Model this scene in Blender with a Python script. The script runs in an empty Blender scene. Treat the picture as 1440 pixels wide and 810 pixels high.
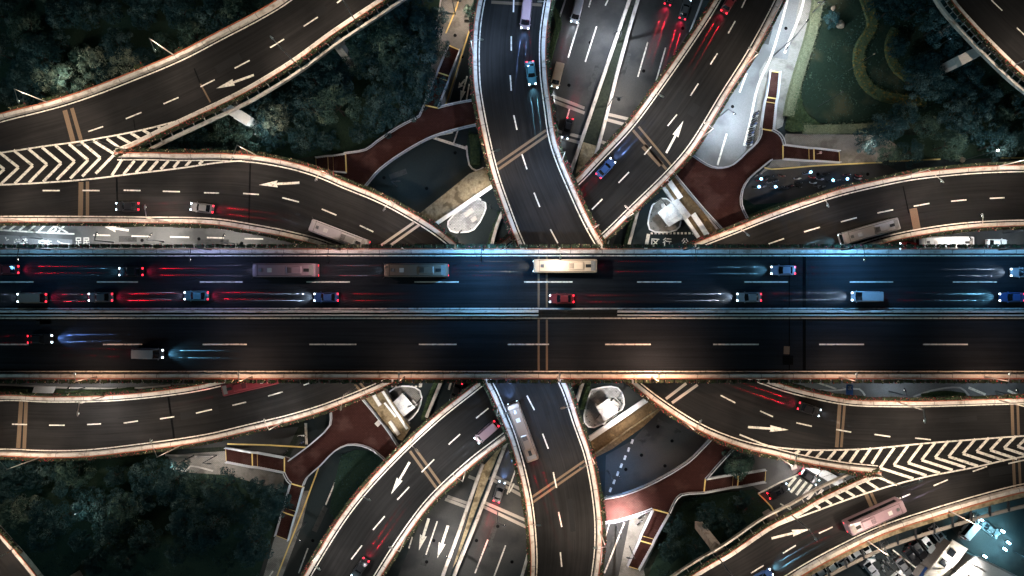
import bpy, bmesh, math, random
from mathutils import Vector, Matrix, noise
random.seed(11)
R = math.radians
scene = bpy.context.scene
COL = scene.collection

# ------------------------------------------------------------------ camera, world, moonlight, exposure
H, F = 150.0, 945.0
cam = bpy.data.cameras.new('camera'); camo = bpy.data.objects.new('camera', cam); COL.objects.link(camo)
camo.location = (0, 0, H); camo.rotation_euler = (0, 0, 0)
cam.sensor_width = 36; cam.lens = 36*F/1440; cam.clip_start = 1; cam.clip_end = 6000
scene.camera = camo
world = bpy.data.worlds.new('World'); scene.world = world; world.use_nodes = True
wn = world.node_tree; wn.nodes.clear()
sky = wn.nodes.new('ShaderNodeTexSky'); sky.sky_type = 'NISHITA'; sky.sun_disc = False
sky.sun_elevation = R(38); sky.sun_rotation = R(130); sky.air_density = 1.2; sky.dust_density = 1.0
tint = wn.nodes.new('ShaderNodeMix'); tint.data_type = 'RGBA'; tint.blend_type = 'MULTIPLY'
tint.inputs[0].default_value = 1; tint.inputs[7].default_value = (0.50, 0.98, 0.86, 1)
bg = wn.nodes.new('ShaderNodeBackground'); bg.inputs[1].default_value = 0.0036
wo = wn.nodes.new('ShaderNodeOutputWorld')
wn.links.new(sky.outputs[0], tint.inputs[6]); wn.links.new(tint.outputs[2], bg.inputs[0]); wn.links.new(bg.outputs[0], wo.inputs[0])
sunl = bpy.data.lights.new('moonlight', 'SUN'); sunl.energy = 0.62; sunl.angle = R(3); sunl.color = (0.50, 0.86, 1.0)
sun = bpy.data.objects.new('moonlight', sunl); COL.objects.link(sun); sun.location = (0, 0, 120)
sun.rotation_euler = (R(38), R(-42), 0)
scene.view_settings.view_transform = 'Standard'; scene.view_settings.look = 'None'
scene.view_settings.gamma = 1; scene.view_settings.exposure = 0
scene.cycles.use_denoising = True
scene.cycles.max_bounces = 4; scene.cycles.diffuse_bounces = 2; scene.cycles.glossy_bounces = 2
scene.cycles.sample_clamp_indirect = 2; scene.cycles.caustics_reflective = False; scene.cycles.caustics_refractive = False
scene.cycles.use_light_tree = True
LAMP = 1.0        # common factor of every lamp

# ------------------------------------------------------------------ helpers
ZA, ZB, ZM, ZO, ZF = 16.0, 9.5, 22.5, 16.0, 4.6     # decks: upper ramps, lower ramps, main viaduct, outer ramps, footbridges
def W(px, py, z=0.0):
    s = (H - z)/F
    return ((px-720)*s, (405-py)*s, z)
def tag(o, label=None, cat=None, group=None, kind=None):
    if label: o['label'] = label
    if cat: o['category'] = cat
    if group: o['group'] = group
    if kind: o['kind'] = kind
    return o
def empty(name, loc, rz=0, parent=None):
    o = bpy.data.objects.new(name, None); COL.objects.link(o); o.location = loc; o.rotation_euler = (0, 0, rz)
    o.empty_display_size = .5
    if parent: o.parent = parent
    return o
class MB:
    def __init__(s): s.v = []; s.f = []; s.m = []
    def add(s, vs, fs, m=0):
        b = len(s.v); s.v += [tuple(p) for p in vs]
        for f in fs: s.f.append(tuple(b+i for i in f)); s.m.append(m)
        return s
    def box(s, x0, x1, y0, y1, z0, z1, m=0, mat=None):
        vs = [(x, y, z) for z in (z0, z1) for x, y in ((x0, y0), (x1, y0), (x1, y1), (x0, y1))]
        if mat is not None: vs = [tuple(mat @ Vector(p)) for p in vs]
        return s.add(vs, [(3, 2, 1, 0), (4, 5, 6, 7), (0, 1, 5, 4), (1, 2, 6, 5), (2, 3, 7, 6), (3, 0, 4, 7)], m)
    def bar(s, a, b, w, h, m=0, zup=True):      # rectangular bar from a to b
        a, b = Vector(a), Vector(b); d = (b-a)
        if d.length < 1e-6: return s
        d.normalize(); up = Vector((0, 0, 1)) if abs(d.z) < .95 else Vector((1, 0, 0))
        sd = d.cross(up).normalized(); u = sd.cross(d)
        vs = [p + sd*i*w/2 + u*j*h/2 for p in (a, b) for i, j in ((-1, -1), (1, -1), (1, 1), (-1, 1))]
        return s.add(vs, [(3, 2, 1, 0), (4, 5, 6, 7), (0, 1, 5, 4), (1, 2, 6, 5), (2, 3, 7, 6), (3, 0, 4, 7)], m)
    def tube(s, a, b, r0, r1=None, n=8, m=0):
        r1 = r0 if r1 is None else r1
        a, b = Vector(a), Vector(b); d = (b-a).normalized(); up = Vector((0, 0, 1)) if abs(d.z) < .95 else Vector((1, 0, 0))
        sd = d.cross(up).normalized(); u = sd.cross(d)
        vs = [p + (sd*math.cos(t) + u*math.sin(t))*r for p, r in ((a, r0), (b, r1)) for t in [2*math.pi*k/n for k in range(n)]]
        fs = [(k, (k+1) % n, n+(k+1) % n, n+k) for k in range(n)] + [tuple(range(n))[::-1], tuple(range(n, 2*n))]
        return s.add(vs, fs, m)
    def loft(s, rings, m=0, cap=True):
        n = len(rings[0]); vs = [p for r in rings for p in r]; fs = []
        for i in range(len(rings)-1):
            for k in range(n): fs.append((i*n+k, i*n+(k+1) % n, (i+1)*n+(k+1) % n, (i+1)*n+k))
        if cap: fs += [tuple(range(n))[::-1], tuple(range((len(rings)-1)*n, len(rings)*n))]
        return s.add(vs, fs, m)
    def prism(s, pts, z0, z1, m=0, mside=None):   # closed polygon of (x, y)
        n = len(pts)
        if sum(pts[i][0]*pts[(i+1) % n][1]-pts[(i+1) % n][0]*pts[i][1] for i in range(n)) < 0: pts = pts[::-1]
        s.add([(x, y, z1) for x, y in pts], [tuple(range(n))], m)
        if z0 is not None:
            s.add([(x, y, z0) for x, y in pts]+[(x, y, z1) for x, y in pts], [(i, (i+1) % n, n+(i+1) % n, n+i) for i in range(n)] + [tuple(range(n))[::-1]], m if mside is None else mside)
            s.f[-1:] = [s.f[-1]]
        return s
    def build(s, name, mats, parent=None, origin=None, smooth=False, fix=True):
        if not isinstance(mats, (list, tuple)): mats = [mats]
        pw = Vector((0, 0, 0)); loc = Vector((0, 0, 0))
        if parent is not None: pw = parent.get('_o'); pw = Vector(pw) if pw is not None else Vector((0, 0, 0))
        elif origin is not None: loc = Vector(origin)
        elif s.v:
            xs, ys, zs = zip(*s.v); loc = Vector(((min(xs)+max(xs))/2, (min(ys)+max(ys))/2, min(zs)))
        off = pw if parent is not None else loc
        me = bpy.data.meshes.new(name); me.from_pydata([(x-off.x, y-off.y, z-off.z) for x, y, z in s.v], [], s.f)
        for mt in mats: me.materials.append(mt)
        me.polygons.foreach_set('material_index', s.m)
        if smooth: me.polygons.foreach_set('use_smooth', [True]*len(s.f))
        me.update()
        o = bpy.data.objects.new(name, me); COL.objects.link(o)
        if parent is not None: o.parent = parent; o['_o'] = tuple(off)
        else: o.location = loc; o['_o'] = tuple(loc)
        return o
def root(name, loc, label, cat, group=None):          # thing whose parts are written in world coordinates
    o = empty(name, loc); o['_o'] = tuple(loc); tag(o, label, cat, group); return o
def copy_tree(o, parent=None):
    c = o.copy(); COL.objects.link(c)
    if parent: c.parent = parent
    for ch in list(o.children): copy_tree(ch, c)
    return c

# ---- plane curves
def smooth(pts, k=8):                                # centripetal-ish Catmull-Rom through (x, y) points
    P_ = [Vector(p[:2]) for p in pts]
    if len(P_) < 3: return P_
    P_ = [P_[0]*2-P_[1]] + P_ + [P_[-1]*2-P_[-2]]
    out = []
    for i in range(1, len(P_)-2):
        a, b, c, d = P_[i-1], P_[i], P_[i+1], P_[i+2]; L = (c-b).length
        ta = (c-a)/max((c-a).length, 1e-6)*L; tb = (d-b)/max((d-b).length, 1e-6)*L
        n = max(2, min(24, int(L/1.5)))
        for j in range(n):
            t = j/n; t2, t3 = t*t, t*t*t
            out.append(b*(2*t3-3*t2+1)+ta*(t3-2*t2+t)+c*(-2*t3+3*t2)+tb*(t3-t2))
    out.append(P_[-2]); return out
def wl(pts, z, sm=True):
    q = [Vector(W(x, y, z)[:2]) for x, y in pts]
    return smooth(q) if sm else q
def clen(p): return sum((p[i+1]-p[i]).length for i in range(len(p)-1))
def resample(p, n):
    L = clen(p); out = []; i = 0; acc = 0
    for k in range(n):
        t = L*k/(n-1)
        while i < len(p)-2 and acc+(p[i+1]-p[i]).length < t: acc += (p[i+1]-p[i]).length; i += 1
        sg = (p[i+1]-p[i]).length or 1e-9
        out.append(p[i].lerp(p[i+1], min(1, (t-acc)/sg)))
    return out
def at(p, t):                                        # point and direction at length t
    acc = 0
    for i in range(len(p)-1):
        sg = (p[i+1]-p[i]).length
        if acc+sg >= t or i == len(p)-2:
            return p[i].lerp(p[i+1], (t-acc)/max(sg, 1e-9)), (p[i+1]-p[i]).normalized()
        acc += sg
def offset(p, d):                                    # d > 0: to the left of travel
    out = []
    for i in range(len(p)):
        a = p[max(0, i-1)]; b = p[min(len(p)-1, i+1)]; t = (b-a).normalized()
        out.append(p[i] + Vector((-t.y, t.x))*d)
    return out
def sub(p, a, b): # part of a polyline between lengths
    L = clen(p); n = max(2, int((b-a)/1.5)); return [at(p, a+(b-a)*i/(n-1))[0] for i in range(n)]
def strip(mb, A, B, z, m=0, zb=None):
    n = max(len(A), len(B)); A = resample(A, n); B = resample(B, n)
    za = z if not callable(z) else None
    vs = []
    for a, b in zip(A, B): vs += [(a.x, a.y, z), (b.x, b.y, z)]
    fs = []
    flip = ((B[0]-A[0]).cross(A[1]-A[0])) < 0
    for i in range(n-1):
        q = (2*i, 2*i+1, 2*i+3, 2*i+2); fs.append(q[::-1] if flip else q)
    mb.add(vs, fs, m)
def wall(mb, p, d0, d1, z0, z1, m=0, chamfer=0.0):   # solid running along p between offsets d0, d1
    A = offset(p, d0); B = offset(p, d1); n = len(A); vs = []
    dz = (lambda i: 0) 
    Z0 = z0 if callable(z0) else (lambda t: z0); Z1 = z1 if callable(z1) else (lambda t: z1)
    A2 = offset(p, d0+(d1-d0)*chamfer); B2 = offset(p, d1-(d1-d0)*chamfer)
    for i in range(n):
        t = i/(n-1)
        vs += [(A[i].x, A[i].y, Z0(t)), (B[i].x, B[i].y, Z0(t)), (B2[i].x, B2[i].y, Z1(t)), (A2[i].x, A2[i].y, Z1(t))]
    fs = []
    for i in range(n-1):
        a = 4*i; b = a+4
        fs += [(a, a+1, b+1, b), (a+1, a+2, b+2, b+1), (a+2, a+3, b+3, b+2), (a+3, a, b, b+3)]
    fs += [(3, 2, 1, 0), (4*n-4, 4*n-3, 4*n-2, 4*n-1)]
    if d1 > d0: fs = [f[::-1] for f in fs]
    mb.add(vs, fs, m)
def line_mark(mb, p, w, z, m=0): strip(mb, offset(p, w/2), offset(p, -w/2), z, m)
def dash(mb, a, b, w, z, m=0):                       # painted dash between two pixels
    line_mark(mb, [Vector(W(*a, z)[:2]), Vector(W(*b, z)[:2])], w, z, m)
def arrow(mb, tip, tail, z, m=0, w=.34, hw=1.15, hl=2.6):
    t = Vector(W(*tip, z)[:2]); a = Vector(W(*tail, z)[:2]); d = (t-a).normalized(); n = Vector((-d.y, d.x)); L = (t-a).length
    hl = min(hl, L*.45); b = t-d*hl
    pts = [a-n*w/2, b-n*w/2, b-n*hw/2-d*.15, t, b+n*hw/2-d*.15, b+n*w/2, a+n*w/2]
    mb.add([(q.x, q.y, z) for q in pts], [(0, 1, 5, 6), (2, 3, 1), (1, 3, 5), (5, 3, 4)], m)

# ------------------------------------------------------------------ materials
def N(nt, t, **kw):
    n = nt.nodes.new(t)
    for k, v in kw.items():
        if k.startswith('i'): n.inputs[int(k[1:])].default_value = v
        else: setattr(n, k, v)
    return n
MATS = {}
def mat(name, c1, c2=None, scale=1.0, rough=.8, metal=0, spec=.3, detail=5, bump=0, stretch=None, c3=None, s3=.08, lo=.35, hi=.65, mix3=(.5, .62)):
    m = bpy.data.materials.new(name); m.use_nodes = True; nt = m.node_tree; b = nt.nodes['Principled BSDF']
    b.inputs['Roughness'].default_value = rough; b.inputs['Metallic'].default_value = metal; b.inputs['Specular IOR Level'].default_value = spec
    c2 = c2 or tuple(x*1.25 for x in c1)
    tc = N(nt, 'ShaderNodeTexCoord'); mp = N(nt, 'ShaderNodeMapping')
    if stretch: mp.inputs['Scale'].default_value = stretch
    nt.links.new(tc.outputs['Object'], mp.inputs[0])
    ns = N(nt, 'ShaderNodeTexNoise'); ns.inputs['Scale'].default_value = scale; ns.inputs['Detail'].default_value = detail; ns.inputs['Roughness'].default_value = .65
    nt.links.new(mp.outputs[0], ns.inputs['Vector'])
    rp = N(nt, 'ShaderNodeValToRGB'); rp.color_ramp.elements[0].position = lo; rp.color_ramp.elements[1].position = hi
    rp.color_ramp.elements[0].color = (*c1, 1); rp.color_ramp.elements[1].color = (*c2, 1)
    nt.links.new(ns.outputs['Fac'], rp.inputs[0]); out = rp.outputs[0]
    if c3:
        n3 = N(nt, 'ShaderNodeTexNoise'); n3.inputs['Scale'].default_value = s3; n3.inputs['Detail'].default_value = 4
        nt.links.new(tc.outputs['Object'], n3.inputs['Vector'])
        r3 = N(nt, 'ShaderNodeValToRGB'); r3.color_ramp.elements[0].position = mix3[0]; r3.color_ramp.elements[1].position = mix3[1]
        nt.links.new(n3.outputs['Fac'], r3.inputs[0])
        mx = N(nt, 'ShaderNodeMix', data_type='RGBA'); mx.inputs[7].default_value = (*c3, 1)
        nt.links.new(r3.outputs[0], mx.inputs[0]); nt.links.new(out, mx.inputs[6]); out = mx.outputs[2]
    nt.links.new(out, b.inputs['Base Color'])
    if bump:
        bp = N(nt, 'ShaderNodeBump'); bp.inputs['Strength'].default_value = bump; bp.inputs['Distance'].default_value = .05
        nt.links.new(ns.outputs['Fac'], bp.inputs['Height']); nt.links.new(bp.outputs[0], b.inputs['Normal'])
    if name.startswith(('asphalt', 'leaf', 'grass', 'lawn', 'soil', 'hedge', 'joint', 'red_deck')): b.inputs['Specular IOR Level'].default_value = .04; b.inputs['Roughness'].default_value = .95
    if name in ('asphalt_ramp', 'asphalt_main'):      # tyre-polished and oily streaks that follow the lanes (u along, v across)
        uv = N(nt, 'ShaderNodeUVMap'); mu = N(nt, 'ShaderNodeMapping'); mu.inputs['Scale'].default_value = (.035, 1.5, 1)
        nt.links.new(uv.outputs[0], mu.inputs[0]); nu = N(nt, 'ShaderNodeTexNoise'); nu.inputs['Scale'].default_value = 1; nu.inputs['Detail'].default_value = 6; nu.inputs['Roughness'].default_value = .7
        nt.links.new(mu.outputs[0], nu.inputs['Vector']); ru = N(nt, 'ShaderNodeMapRange'); ru.inputs[1].default_value = .32; ru.inputs[2].default_value = .68; ru.inputs[3].default_value = .68; ru.inputs[4].default_value = 1.4
        nt.links.new(nu.outputs['Fac'], ru.inputs[0]); mm = N(nt, 'ShaderNodeMix', data_type='RGBA', blend_type='MULTIPLY'); mm.inputs[0].default_value = 1
        nt.links.new(out, mm.inputs[6]); nt.links.new(ru.outputs[0], mm.inputs[7]); nt.links.new(mm.outputs[2], b.inputs['Base Color'])
    if name in ('red_deck', 'paving', 'paving_white'):     # slab joints
        bk = N(nt, 'ShaderNodeTexBrick'); bk.inputs['Scale'].default_value = {'red_deck': .9, 'paving': 1.1, 'paving_white': .8}.get(name, .35); bk.inputs['Mortar Size'].default_value = .03
        for q, v in (('Color1', 1), ('Color2', .82), ('Mortar', .45)): bk.inputs[q].default_value = (v, v, v, 1)
        nt.links.new(tc.outputs['Object'], bk.inputs['Vector']); mm = N(nt, 'ShaderNodeMix', data_type='RGBA', blend_type='MULTIPLY'); mm.inputs[0].default_value = 1
        nt.links.new(out, mm.inputs[6]); nt.links.new(bk.outputs['Color'], mm.inputs[7]); nt.links.new(mm.outputs[2], b.inputs['Base Color'])
    MATS[name] = m; return m
def emit(name, c, s):
    m = bpy.data.materials.new(name); m.use_nodes = True; b = m.node_tree.nodes['Principled BSDF']
    b.inputs['Base Color'].default_value = (*c, 1); b.inputs['Emission Color'].default_value = (*c, 1); b.inputs['Emission Strength'].default_value = s
    MATS[name] = m; return m
M = MATS
mat('asphalt_ramp', (.0092, .0091, .0094), (.0130, .0128, .0130), 14, .82, c3=(.023, .0215, .0212), s3=.07, mix3=(.42, .68), bump=.15)
mat('asphalt_main', (.008, .0095, .0115), (.012, .0138, .0165), 12, .8, c3=(.018, .0205, .024), s3=.05, mix3=(.42, .7), stretch=(.25, 1, 1), bump=.15)
mat('asphalt_grey', (.042, .042, .042), (.058, .057, .055), 9, .85, c3=(.032, .032, .033), s3=.12, bump=.15)
mat('asphalt_dark', (.015, .0205, .0225), (.022, .029, .031), 9, .85, c3=(.040, .040, .038), s3=.05, bump=.15)
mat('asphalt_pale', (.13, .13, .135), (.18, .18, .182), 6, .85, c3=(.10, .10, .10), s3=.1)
mat('concrete', (.40, .38, .36), (.50, .47, .45), 3, .8, c3=(.33, .29, .26), s3=.35, mix3=(.55, .75))
mat('parapet', (.44, .40, .36), (.58, .53, .48), 5, .75, c3=(.27, .22, .175), s3=.8, mix3=(.5, .72))
mat('patch', (.030, .031, .031), (.045, .045, .044), 6, .9, c3=(.02, .02, .02), s3=.8)
mat('concrete_dark', (.16, .15, .14), (.22, .20, .19), 3, .85)
mat('paving', (.21, .20, .185), (.27, .255, .235), 12, .85, c3=(.15, .14, .125), s3=.3)
mat('asphalt_mid', (.085, .085, .083), (.115, .114, .11), 8, .85, c3=(.065, .065, .065), s3=.15)
mat('paving_white', (.36, .36, .36), (.50, .50, .50), 8, .8, c3=(.28, .28, .28), s3=.35)
mat('paint_white', (.56, .52, .45), (.70, .66, .58), 14, .7, c3=(.22, .20, .18), s3=2.2, mix3=(.5, .72))
mat('paint_yellow', (.60, .44, .14), (.70, .52, .2), 12, .6)
mat('joint_tan', (.10, .072, .05), (.155, .11, .075), 8, .8)
mat('joint_pale', (.26, .23, .20), (.34, .30, .27), 8, .8)
mat('joint_dark', (.0015, .002, .0025), (.003, .0035, .004), 8, .8)
mat('rust_rail', (.30, .085, .045), (.38, .12, .06), 6, .6)
mat('steel_rail', (.42, .44, .48), (.55, .57, .62), 6, .4, metal=.3)
mat('red_deck', (.032, .013, .0115), (.046, .0185, .016), 5, .8, c3=(.060, .030, .026), s3=.25)
mat('pole_grey', (.50, .43, .38), (.60, .52, .46), 6, .5)
mat('pole_black', (.02, .022, .026), (.03, .032, .036), 6, .5)
mat('tan_roof', (.20, .155, .09), (.34, .27, .17), 1.6, .85, c3=(.12, .09, .05), s3=.5)
mat('brown_roof', (.085, .055, .026), (.15, .10, .05), 2.2, .85, c3=(.26, .17, .08), s3=.6, mix3=(.6, .68))
mat('canopy_white', (.34, .34, .34), (.42, .42, .42), 4, .6, c3=(.26, .26, .27), s3=.6)
mat('tan_pale', (.36, .33, .29), (.46, .43, .38), 1.5, .8, c3=(.28, .25, .2), s3=.5)
mat('white_metal', (.70, .70, .70), (.80, .80, .80), 3, .5)
mat('soil', (.014, .018, .014), (.028, .032, .024), 1.5, .95)
mat('tar', (.0045, .0045, .005), (.008, .008, .0085), 6, .95)
mat('lawn', (.009, .0175, .0125), (.015, .026, .018), 3, .95, c3=(.043, .044, .026), s3=.16, mix3=(.52, .70))
mat('grass_dark', (.013, .026, .020), (.022, .040, .028), 4, .95)
mat('leaf_a', (.022, .048, .044), (.052, .088, .070), .9, .7, c3=(.11, .145, .105), s3=.35, mix3=(.52, .7))
mat('leaf_b', (.010, .030, .036), (.026, .056, .060), .9, .7, c3=(.060, .100, .10), s3=.3)
mat('leaf_lamplit', (.07, .105, .088), (.15, .19, .155), 1.2, .7, c3=(.24, .27, .20), s3=.5)  # lamplight on some crowns, put into a paler leaf colour
mat('hedge_sage', (.07, .082, .05), (.15, .16, .105), 4, .85)
mat('hedge_flower', (.035, .055, .030), (.055, .075, .04), 5, .85, c3=(.13, .09, .025), s3=2.2, mix3=(.53, .62))
mat('leaf_box', (.025, .045, .025), (.055, .075, .035), 2, .8)
mat('petal', (.35, .02, .03), (.5, .04, .06), 3, .7)
mat('petal_pale', (.55, .45, .30), (.65, .5, .35), 3, .7)
mat('bark', (.015, .014, .011), (.03, .026, .02), 6, .9)
mat('planter_dark', (.03, .018, .014), (.05, .028, .02), 5, .8)
mat('glass_dark', (.006, .008, .010), (.010, .012, .015), 2, .1, spec=.6)
mat('rubber', (.012, .012, .012), (.02, .02, .02), 6, .9)
mat('chrome', (.5, .5, .5), (.6, .6, .6), 3, .25, metal=.8)
mat('skin', (.45, .28, .2), (.5, .32, .23), 6, .6)
mat('cloth_pink', (.55, .33, .32), (.62, .4, .38), 6, .8)
mat('cloth_dark', (.02, .02, .03), (.03, .03, .04), 6, .8)
mat('stone', (.25, .18, .13), (.34, .26, .2), 2, .9)
mat('blue_tarp', (.01, .03, .10), (.02, .05, .15), 3, .6)
mat('sign_blue', (.02, .07, .22), (.03, .09, .27), 3, .5)
for nm, c in dict(white=(.60, .60, .60), silver=(.26, .26, .28), pearl=(.30, .28, .28), black=(.012, .012, .014), maroon=(.14, .02, .025), pink=(.22, .15, .17), cream=(.42, .32, .23),
                  brown=(.17, .115, .085), teal=(.05, .16, .20), blue=(.03, .07, .2), red=(.4, .02, .02), grey=(.09, .09, .095), greyblue=(.2, .22, .3)).items():
    mat('car_'+nm, c, tuple(x*1.08 for x in c), 2, .3, spec=.5)
emit('lamp_glow', (1, .93, .82), 12)
emit('head_glow', (.72, .88, 1), 9)
emit('tail_glow', (1, .02, .04), 6)
emit('flood_cyan', (.5, .85, 1), 14)
mat('light_off', (.35, .36, .38), None, 5, .2)
mat('light_off_red', (.12, .01, .01), None, 5, .3)
emit('led_blue', (.25, .6, 1), 9)
# ------------------------------------------------------------------ ground, streets, lawns (the setting)
def sheet(name, pts, z, m, sm=False, kind='structure', thick=None):
    q = wl(pts, 0, False)
    if sm: q = smooth(q+[q[0]])[:-1]
    mb = MB(); mb.prism([(p.x, p.y) for p in q], (z-thick) if thick else None, z)
    o = mb.build(name, m, origin=(0, 0, 0)); o['kind'] = kind; return o
mb = MB(); mb.add([(-2500, -2500, 0), (2500, -2500, 0), (2500, 2500, 0), (-2500, 2500, 0)], [(0, 1, 2, 3)])
mb.build('ground', M['soil'], origin=(0, 0, 0))['kind'] = 'structure'
sheet('street', [(632, -260), (622, 0), (600, 130), (560, 190), (480, 235), (380, 245), (380, 310), (-700, 300), (-700, 565), (420, 565), (430, 600), (400, 655), (250, 630), (250, 700), (400, 690), (395, 740), (330, 860), (200, 1100), (1000, 1100), (890, 850), (930, 730), (960, 690), (1075, 690), (1090, 720), (1060, 780), (1150, 900), (1600, 1100), (1800, 700), (1200, 700), (1210, 590), (2100, 580), (2100, 215), (1240, 205), (1110, 190), (1150, 0), (1200, -260)], .02, M['asphalt_dark'])
# the sunken trunk road, two carriageways of paler asphalt
sheet('north_carriageway', [(831, -120), (795, 0), (771, 77), (742, 220), (700, 420), (660, 560), (560, 810), (500, 960), (575, 960), (633, 810), (680, 651), (740, 480), (800, 249), (817, 200), (885, 0), (925, -120)], .05, M['asphalt_grey'])
sheet('south_carriageway', [(930, -120), (897, 0), (845, 200), (800, 380), (716, 616), (645, 806), (600, 950), (730, 950), (745, 806), (790, 600), (850, 380), (925, 160), (990, 0), (1030, -120)], .05, M['asphalt_grey'])
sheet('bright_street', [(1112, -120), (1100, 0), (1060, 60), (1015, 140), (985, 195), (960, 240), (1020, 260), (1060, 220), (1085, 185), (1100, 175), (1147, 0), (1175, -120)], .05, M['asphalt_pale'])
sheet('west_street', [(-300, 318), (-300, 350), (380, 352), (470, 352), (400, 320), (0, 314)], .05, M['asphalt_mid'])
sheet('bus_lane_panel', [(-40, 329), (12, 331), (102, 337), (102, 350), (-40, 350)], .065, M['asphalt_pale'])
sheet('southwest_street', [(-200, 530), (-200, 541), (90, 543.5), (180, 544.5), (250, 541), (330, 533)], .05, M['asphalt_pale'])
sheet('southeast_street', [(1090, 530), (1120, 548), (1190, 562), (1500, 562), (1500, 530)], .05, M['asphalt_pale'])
sheet('northeast_street', [(1230, 352), (1290, 330), (1380, 316), (1500, 314), (1500, 352)], .05, M['asphalt_grey'])
sheet('scooter_bay_paving', [(1048, 305), (1044, 270), (1062, 248), (1085, 236), (1240, 229), (1262, 240), (1275, 262), (1180, 285), (1080, 312)], .05, M['asphalt_grey'])
sheet('pavement_plaza', [(1060, 250), (1082, 232), (1100, 200), (1105, 188), (1240, 190), (1290, 196), (1240, 228), (1085, 236)], .06, M['paving'])
sheet('pavement_strip', [(1068, 100), (1080, 80), (1107, 84), (1124, 0), (1147, 0), (1100, 178), (1060, 200)], .07, M['paving'])
sheet('northwest_path', [(622, -60), (600, 130), (612, 152), (630, 150), (665, 30), (668, -60)], .05, M['paving'])
sheet('southwest_path', [(408, 690), (385, 760), (365, 830), (390, 830), (424, 740), (436, 690)], .05, M['paving'])
sheet('southwest_pavement', [(255, 632), (318, 628), (400, 640), (420, 600), (360, 605), (255, 625)], .05, M['asphalt_grey'])
sheet('southwest_plaza', [(236, 640), (318, 634), (322, 650), (400, 668), (398, 690), (245, 662)], .055, M['paving'])
sheet('south_lane', [(848, 735), (843, 850), (873, 850), (900, 760), (893, 726)], .05, M['asphalt_grey'])
sheet('south_footpath', [(886, 728), (862, 850), (915, 850), (905, 800), (925, 760), (925, 716)], .055, M['paving'])
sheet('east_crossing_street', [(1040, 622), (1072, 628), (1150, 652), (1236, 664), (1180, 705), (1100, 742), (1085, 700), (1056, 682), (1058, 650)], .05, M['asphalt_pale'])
sheet('east_crossing_lane', [(1070, 695), (1122, 664), (1150, 652), (1200, 680), (1150, 730), (1095, 745)], .065, M['asphalt_grey'])
sheet('southeast_yard', [(1120, 850), (1180, 770), (1300, 735), (1375, 722), (1460, 760), (1500, 900), (1200, 900)], .05, M['asphalt_dark'])
sheet('forecourt', [(1337, 742), (1372, 722), (1400, 742), (1440, 770), (1470, 830), (1420, 810), (1360, 772)], .065, M['asphalt_grey'])
sheet('underpass_pavement', [(888, 620), (930, 575), (1003, 612), (985, 640), (950, 668), (895, 692), (850, 700), (852, 640)], .045, M['asphalt_grey'])
sheet('junction_pavement', [(512, 260), (540, 235), (572, 212), (610, 192), (668, 176), (690, 240), (740, 350), (640, 350), (600, 310), (540, 280)], .045, M['asphalt_dark'])
# lawns and beds
LAWN = [(1161, -120), (1157, 0), (1146, 48), (1127, 110), (1126, 140), (1134, 158), (1150, 172), (1175, 178), (1240, 174), (1330, 190), (1600, 190), (1600, -120)]
sheet('park_lawn', LAWN, .16, M['lawn'], thick=.14)
sheet('northwest_grove_ground', [(-600, -300), (560, -300), (622, -60), (622, 0), (600, 130), (585, 160), (540, 185), (510, 210), (410, 224), (250, 212), (-600, 190)], .14, M['grass_dark'], thick=.12)
sheet('southwest_grove_ground', [(-500, 640), (230, 640), (240, 663), (320, 668), (398, 690), (400, 700), (380, 760), (355, 840), (-500, 1000)], .14, M['grass_dark'], thick=.12)
sheet('southwest_verge', [(480, 640), (500, 632), (522, 634), (548, 655), (560, 700), (500, 750), (480, 740), (463, 720), (470, 680)], .14, M['grass_dark'], thick=.12)
sheet('southeast_lawn', [(948, 728), (965, 700), (1060, 688), (1082, 712), (1090, 745), (1020, 800), (960, 840), (900, 860), (915, 800)], .14, M['grass_dark'], thick=.12)
sheet('northeast_lawn', [(1240, 190), (1600, 190), (1600, 218), (1250, 226), (1262, 205)], .14, M['grass_dark'], thick=.12)
sheet('northeast_verge', [(1045, 312), (1043, 278), (1060, 288), (1180, 278), (1280, 262), (1290, 268), (1180, 290), (1080, 318)], .15, M['grass_dark'], thick=.12)
sheet('median_strip', [(885, 8), (894, 8), (846, 190), (838, 222), (803, 275), (812, 215), (835, 150)], .10, M['soil'])
sheet('median_strip', [(838, 205), (838, 222), (810, 262), (803, 275), (814, 222), (820, 200)], .13, M['tan_roof'])
sheet('median_strip', [(712, 618), (680, 655), (655, 740), (636, 800), (642, 790), (676, 700), (700, 640)], .10, M['tan_roof'])
sheet('south_bed', [(-200, 546), (0, 546), (180, 549), (180, 560), (-200, 562)], .15, M['grass_dark'], thick=.12)
sheet('wedge_bed', [(660, 180), (668, 200), (676, 232), (664, 240), (659, 230), (656, 205)], .18, M['grass_dark'], thick=.15)

# painted ground markings
mk = MB(); z = .085
for a, b in [((814, 32), (799, 81)), ((839, 37), (823, 87)), ((801, 153), (784, 214)), ((911, 59), (897, 108)), ((936, 67), (922, 116)),
             ((615, 733), (599, 780)), ((580, 755), (575, 771)), ((686, 759), (668, 806)), ((711, 767), (695, 810)), ((727, 655), (713, 695)), ((723, 680), (716, 693)), ((857, 335), (853, 350))]:
    dash(mk, a, b, .3, z)
for a, b in [((831, 0), (828, 10)), ((855, 0), (851, 8))]: dash(mk, a, b, .3, z)
arrow(mk, (589, 774), (603, 729), z, w=.6, hw=1.6, hl=3.4); arrow(mk, (615, 785), (630, 739), z, w=.6, hw=1.6, hl=3.4)
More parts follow.
